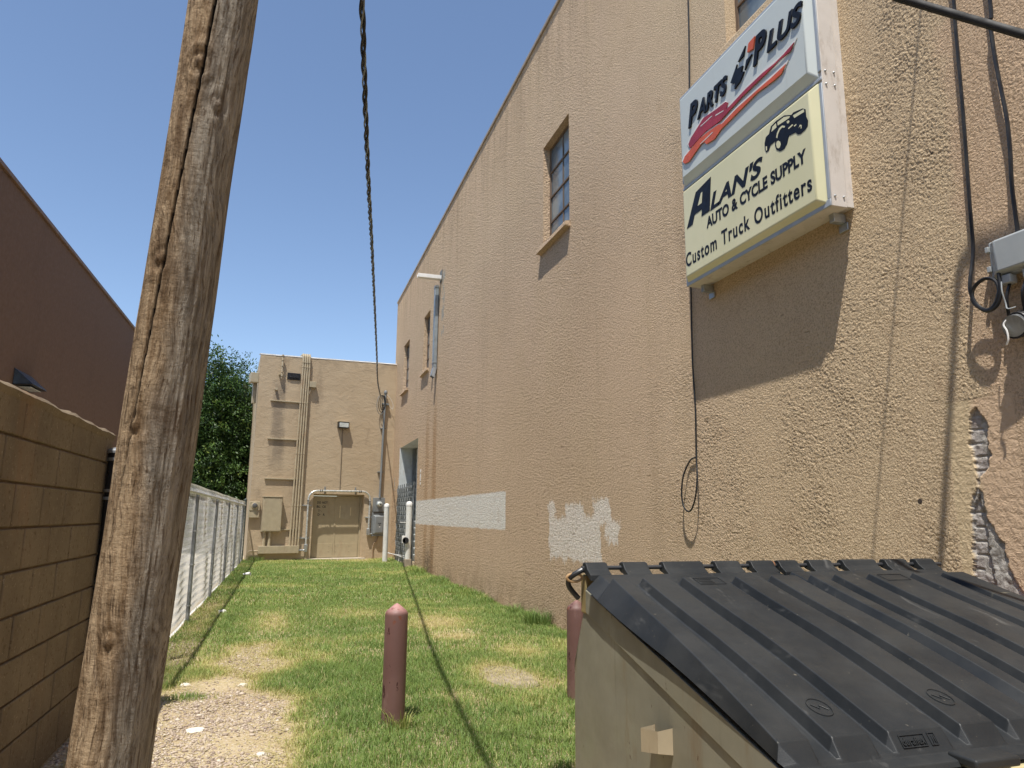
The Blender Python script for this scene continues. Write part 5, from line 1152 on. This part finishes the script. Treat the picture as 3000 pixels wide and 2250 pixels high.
# dead thatch lying flat
def thatch(n, seed):
    r = np.random.default_rng(seed); X = r.uniform(-1.32, 3.9, n); Y = r.uniform(4.4, 16, n); c, dry = cover(X, Y)
    d1 = dist_poly(GP, X, Y)
    k = r.random(n) < np.clip(dry*1.1+.2, 0, 1)*np.clip((d1+.25)/.3, .10, 1); X, Y = X[k], Y[k]; n = len(X); Z = gzv(X, Y)+r.uniform(.003, .02, n)
    a_ = r.uniform(0, 2*np.pi, n); L = r.uniform(.02, .06, n); w = .0025
    dx, dy = np.cos(a_)*L, np.sin(a_)*L; px, py = -np.sin(a_)*w, np.cos(a_)*w; dz = r.uniform(-.006, .010, n)
    V = np.stack([np.stack([X-px, Y-py, Z], 1), np.stack([X+px, Y+py, Z], 1), np.stack([X+dx+px*.4, Y+dy+py*.4, Z+dz], 1), np.stack([X+dx-px*.4, Y+dy-py*.4, Z+dz], 1)], 1).reshape(-1, 3)
    return V, np.arange(len(V)).reshape(-1, 4), np.repeat(r.uniform(.78, 1, n), 4)
V, F, T = thatch(150000, 8); th_ = bulk('dry_grass', V, F, M_GRASS, {'tint': T}); kind(th_, 'stuff')
# gravel
bm = bmesh.new(); bmesh.ops.create_icosphere(bm, subdivisions=1, radius=1); IV = np.array([v.co[:] for v in bm.verts]); IF = np.array([[v.index for v in f.verts] for f in bm.faces]); bm.free()
r = np.random.default_rng(4); n = 36000; X = r.uniform(-1.38, .6, n); Y = r.uniform(4.3, 10.5, n)
w = (fb_(X, Y, 1.4, 3)-.5)*.8
d1 = dist_poly(GP, X, Y)+w*.6; d2 = dist_poly(B2, X, Y)+w*.7
k = (r.random(n) < np.clip(.05-d1/.10, 0, 1)*np.clip(.45+(fb_(X, Y, 1.7, 90)-.42)*4, .1, 1)) | (r.random(n) < np.clip(-d2/.2, 0, .45)) | (r.random(n) < .012) | ((X < -1.0) & (r.random(n) < .5))
X, Y = X[k], Y[k]; n = len(X); s_ = np.exp(r.normal(size=n)*.45)*.0066; s_ = np.clip(s_, .0025, .022)
rot = r.uniform(0, 2*np.pi, n); st3 = r.uniform(.6, 1.3, (n, 3))*np.array((1.2, 1, .62)); P = IV[None]*st3[:, None]*s_[:, None, None]*(1+.25*r.normal(size=(n, len(IV), 1))*.7)
c_, s2 = np.cos(rot)[:, None], np.sin(rot)[:, None]; Q = np.stack([P[..., 0]*c_-P[..., 1]*s2+X[:, None], P[..., 0]*s2+P[..., 1]*c_+Y[:, None], P[..., 2]+(gzv(X, Y)+s_*.25)[:, None]], -1)
F = (IF[None]+(np.arange(n)*len(IV))[:, None, None]).reshape(-1, 3)
gv = bulk('gravel', Q.reshape(-1, 3), F, M_PEB, {'tint': np.repeat(np.clip(r.normal(.34, .24, n), 0, 1), len(IV))}); kind(gv, 'stuff')

for o in bpy.data.objects:
    if '_loc' in o: del o['_loc']
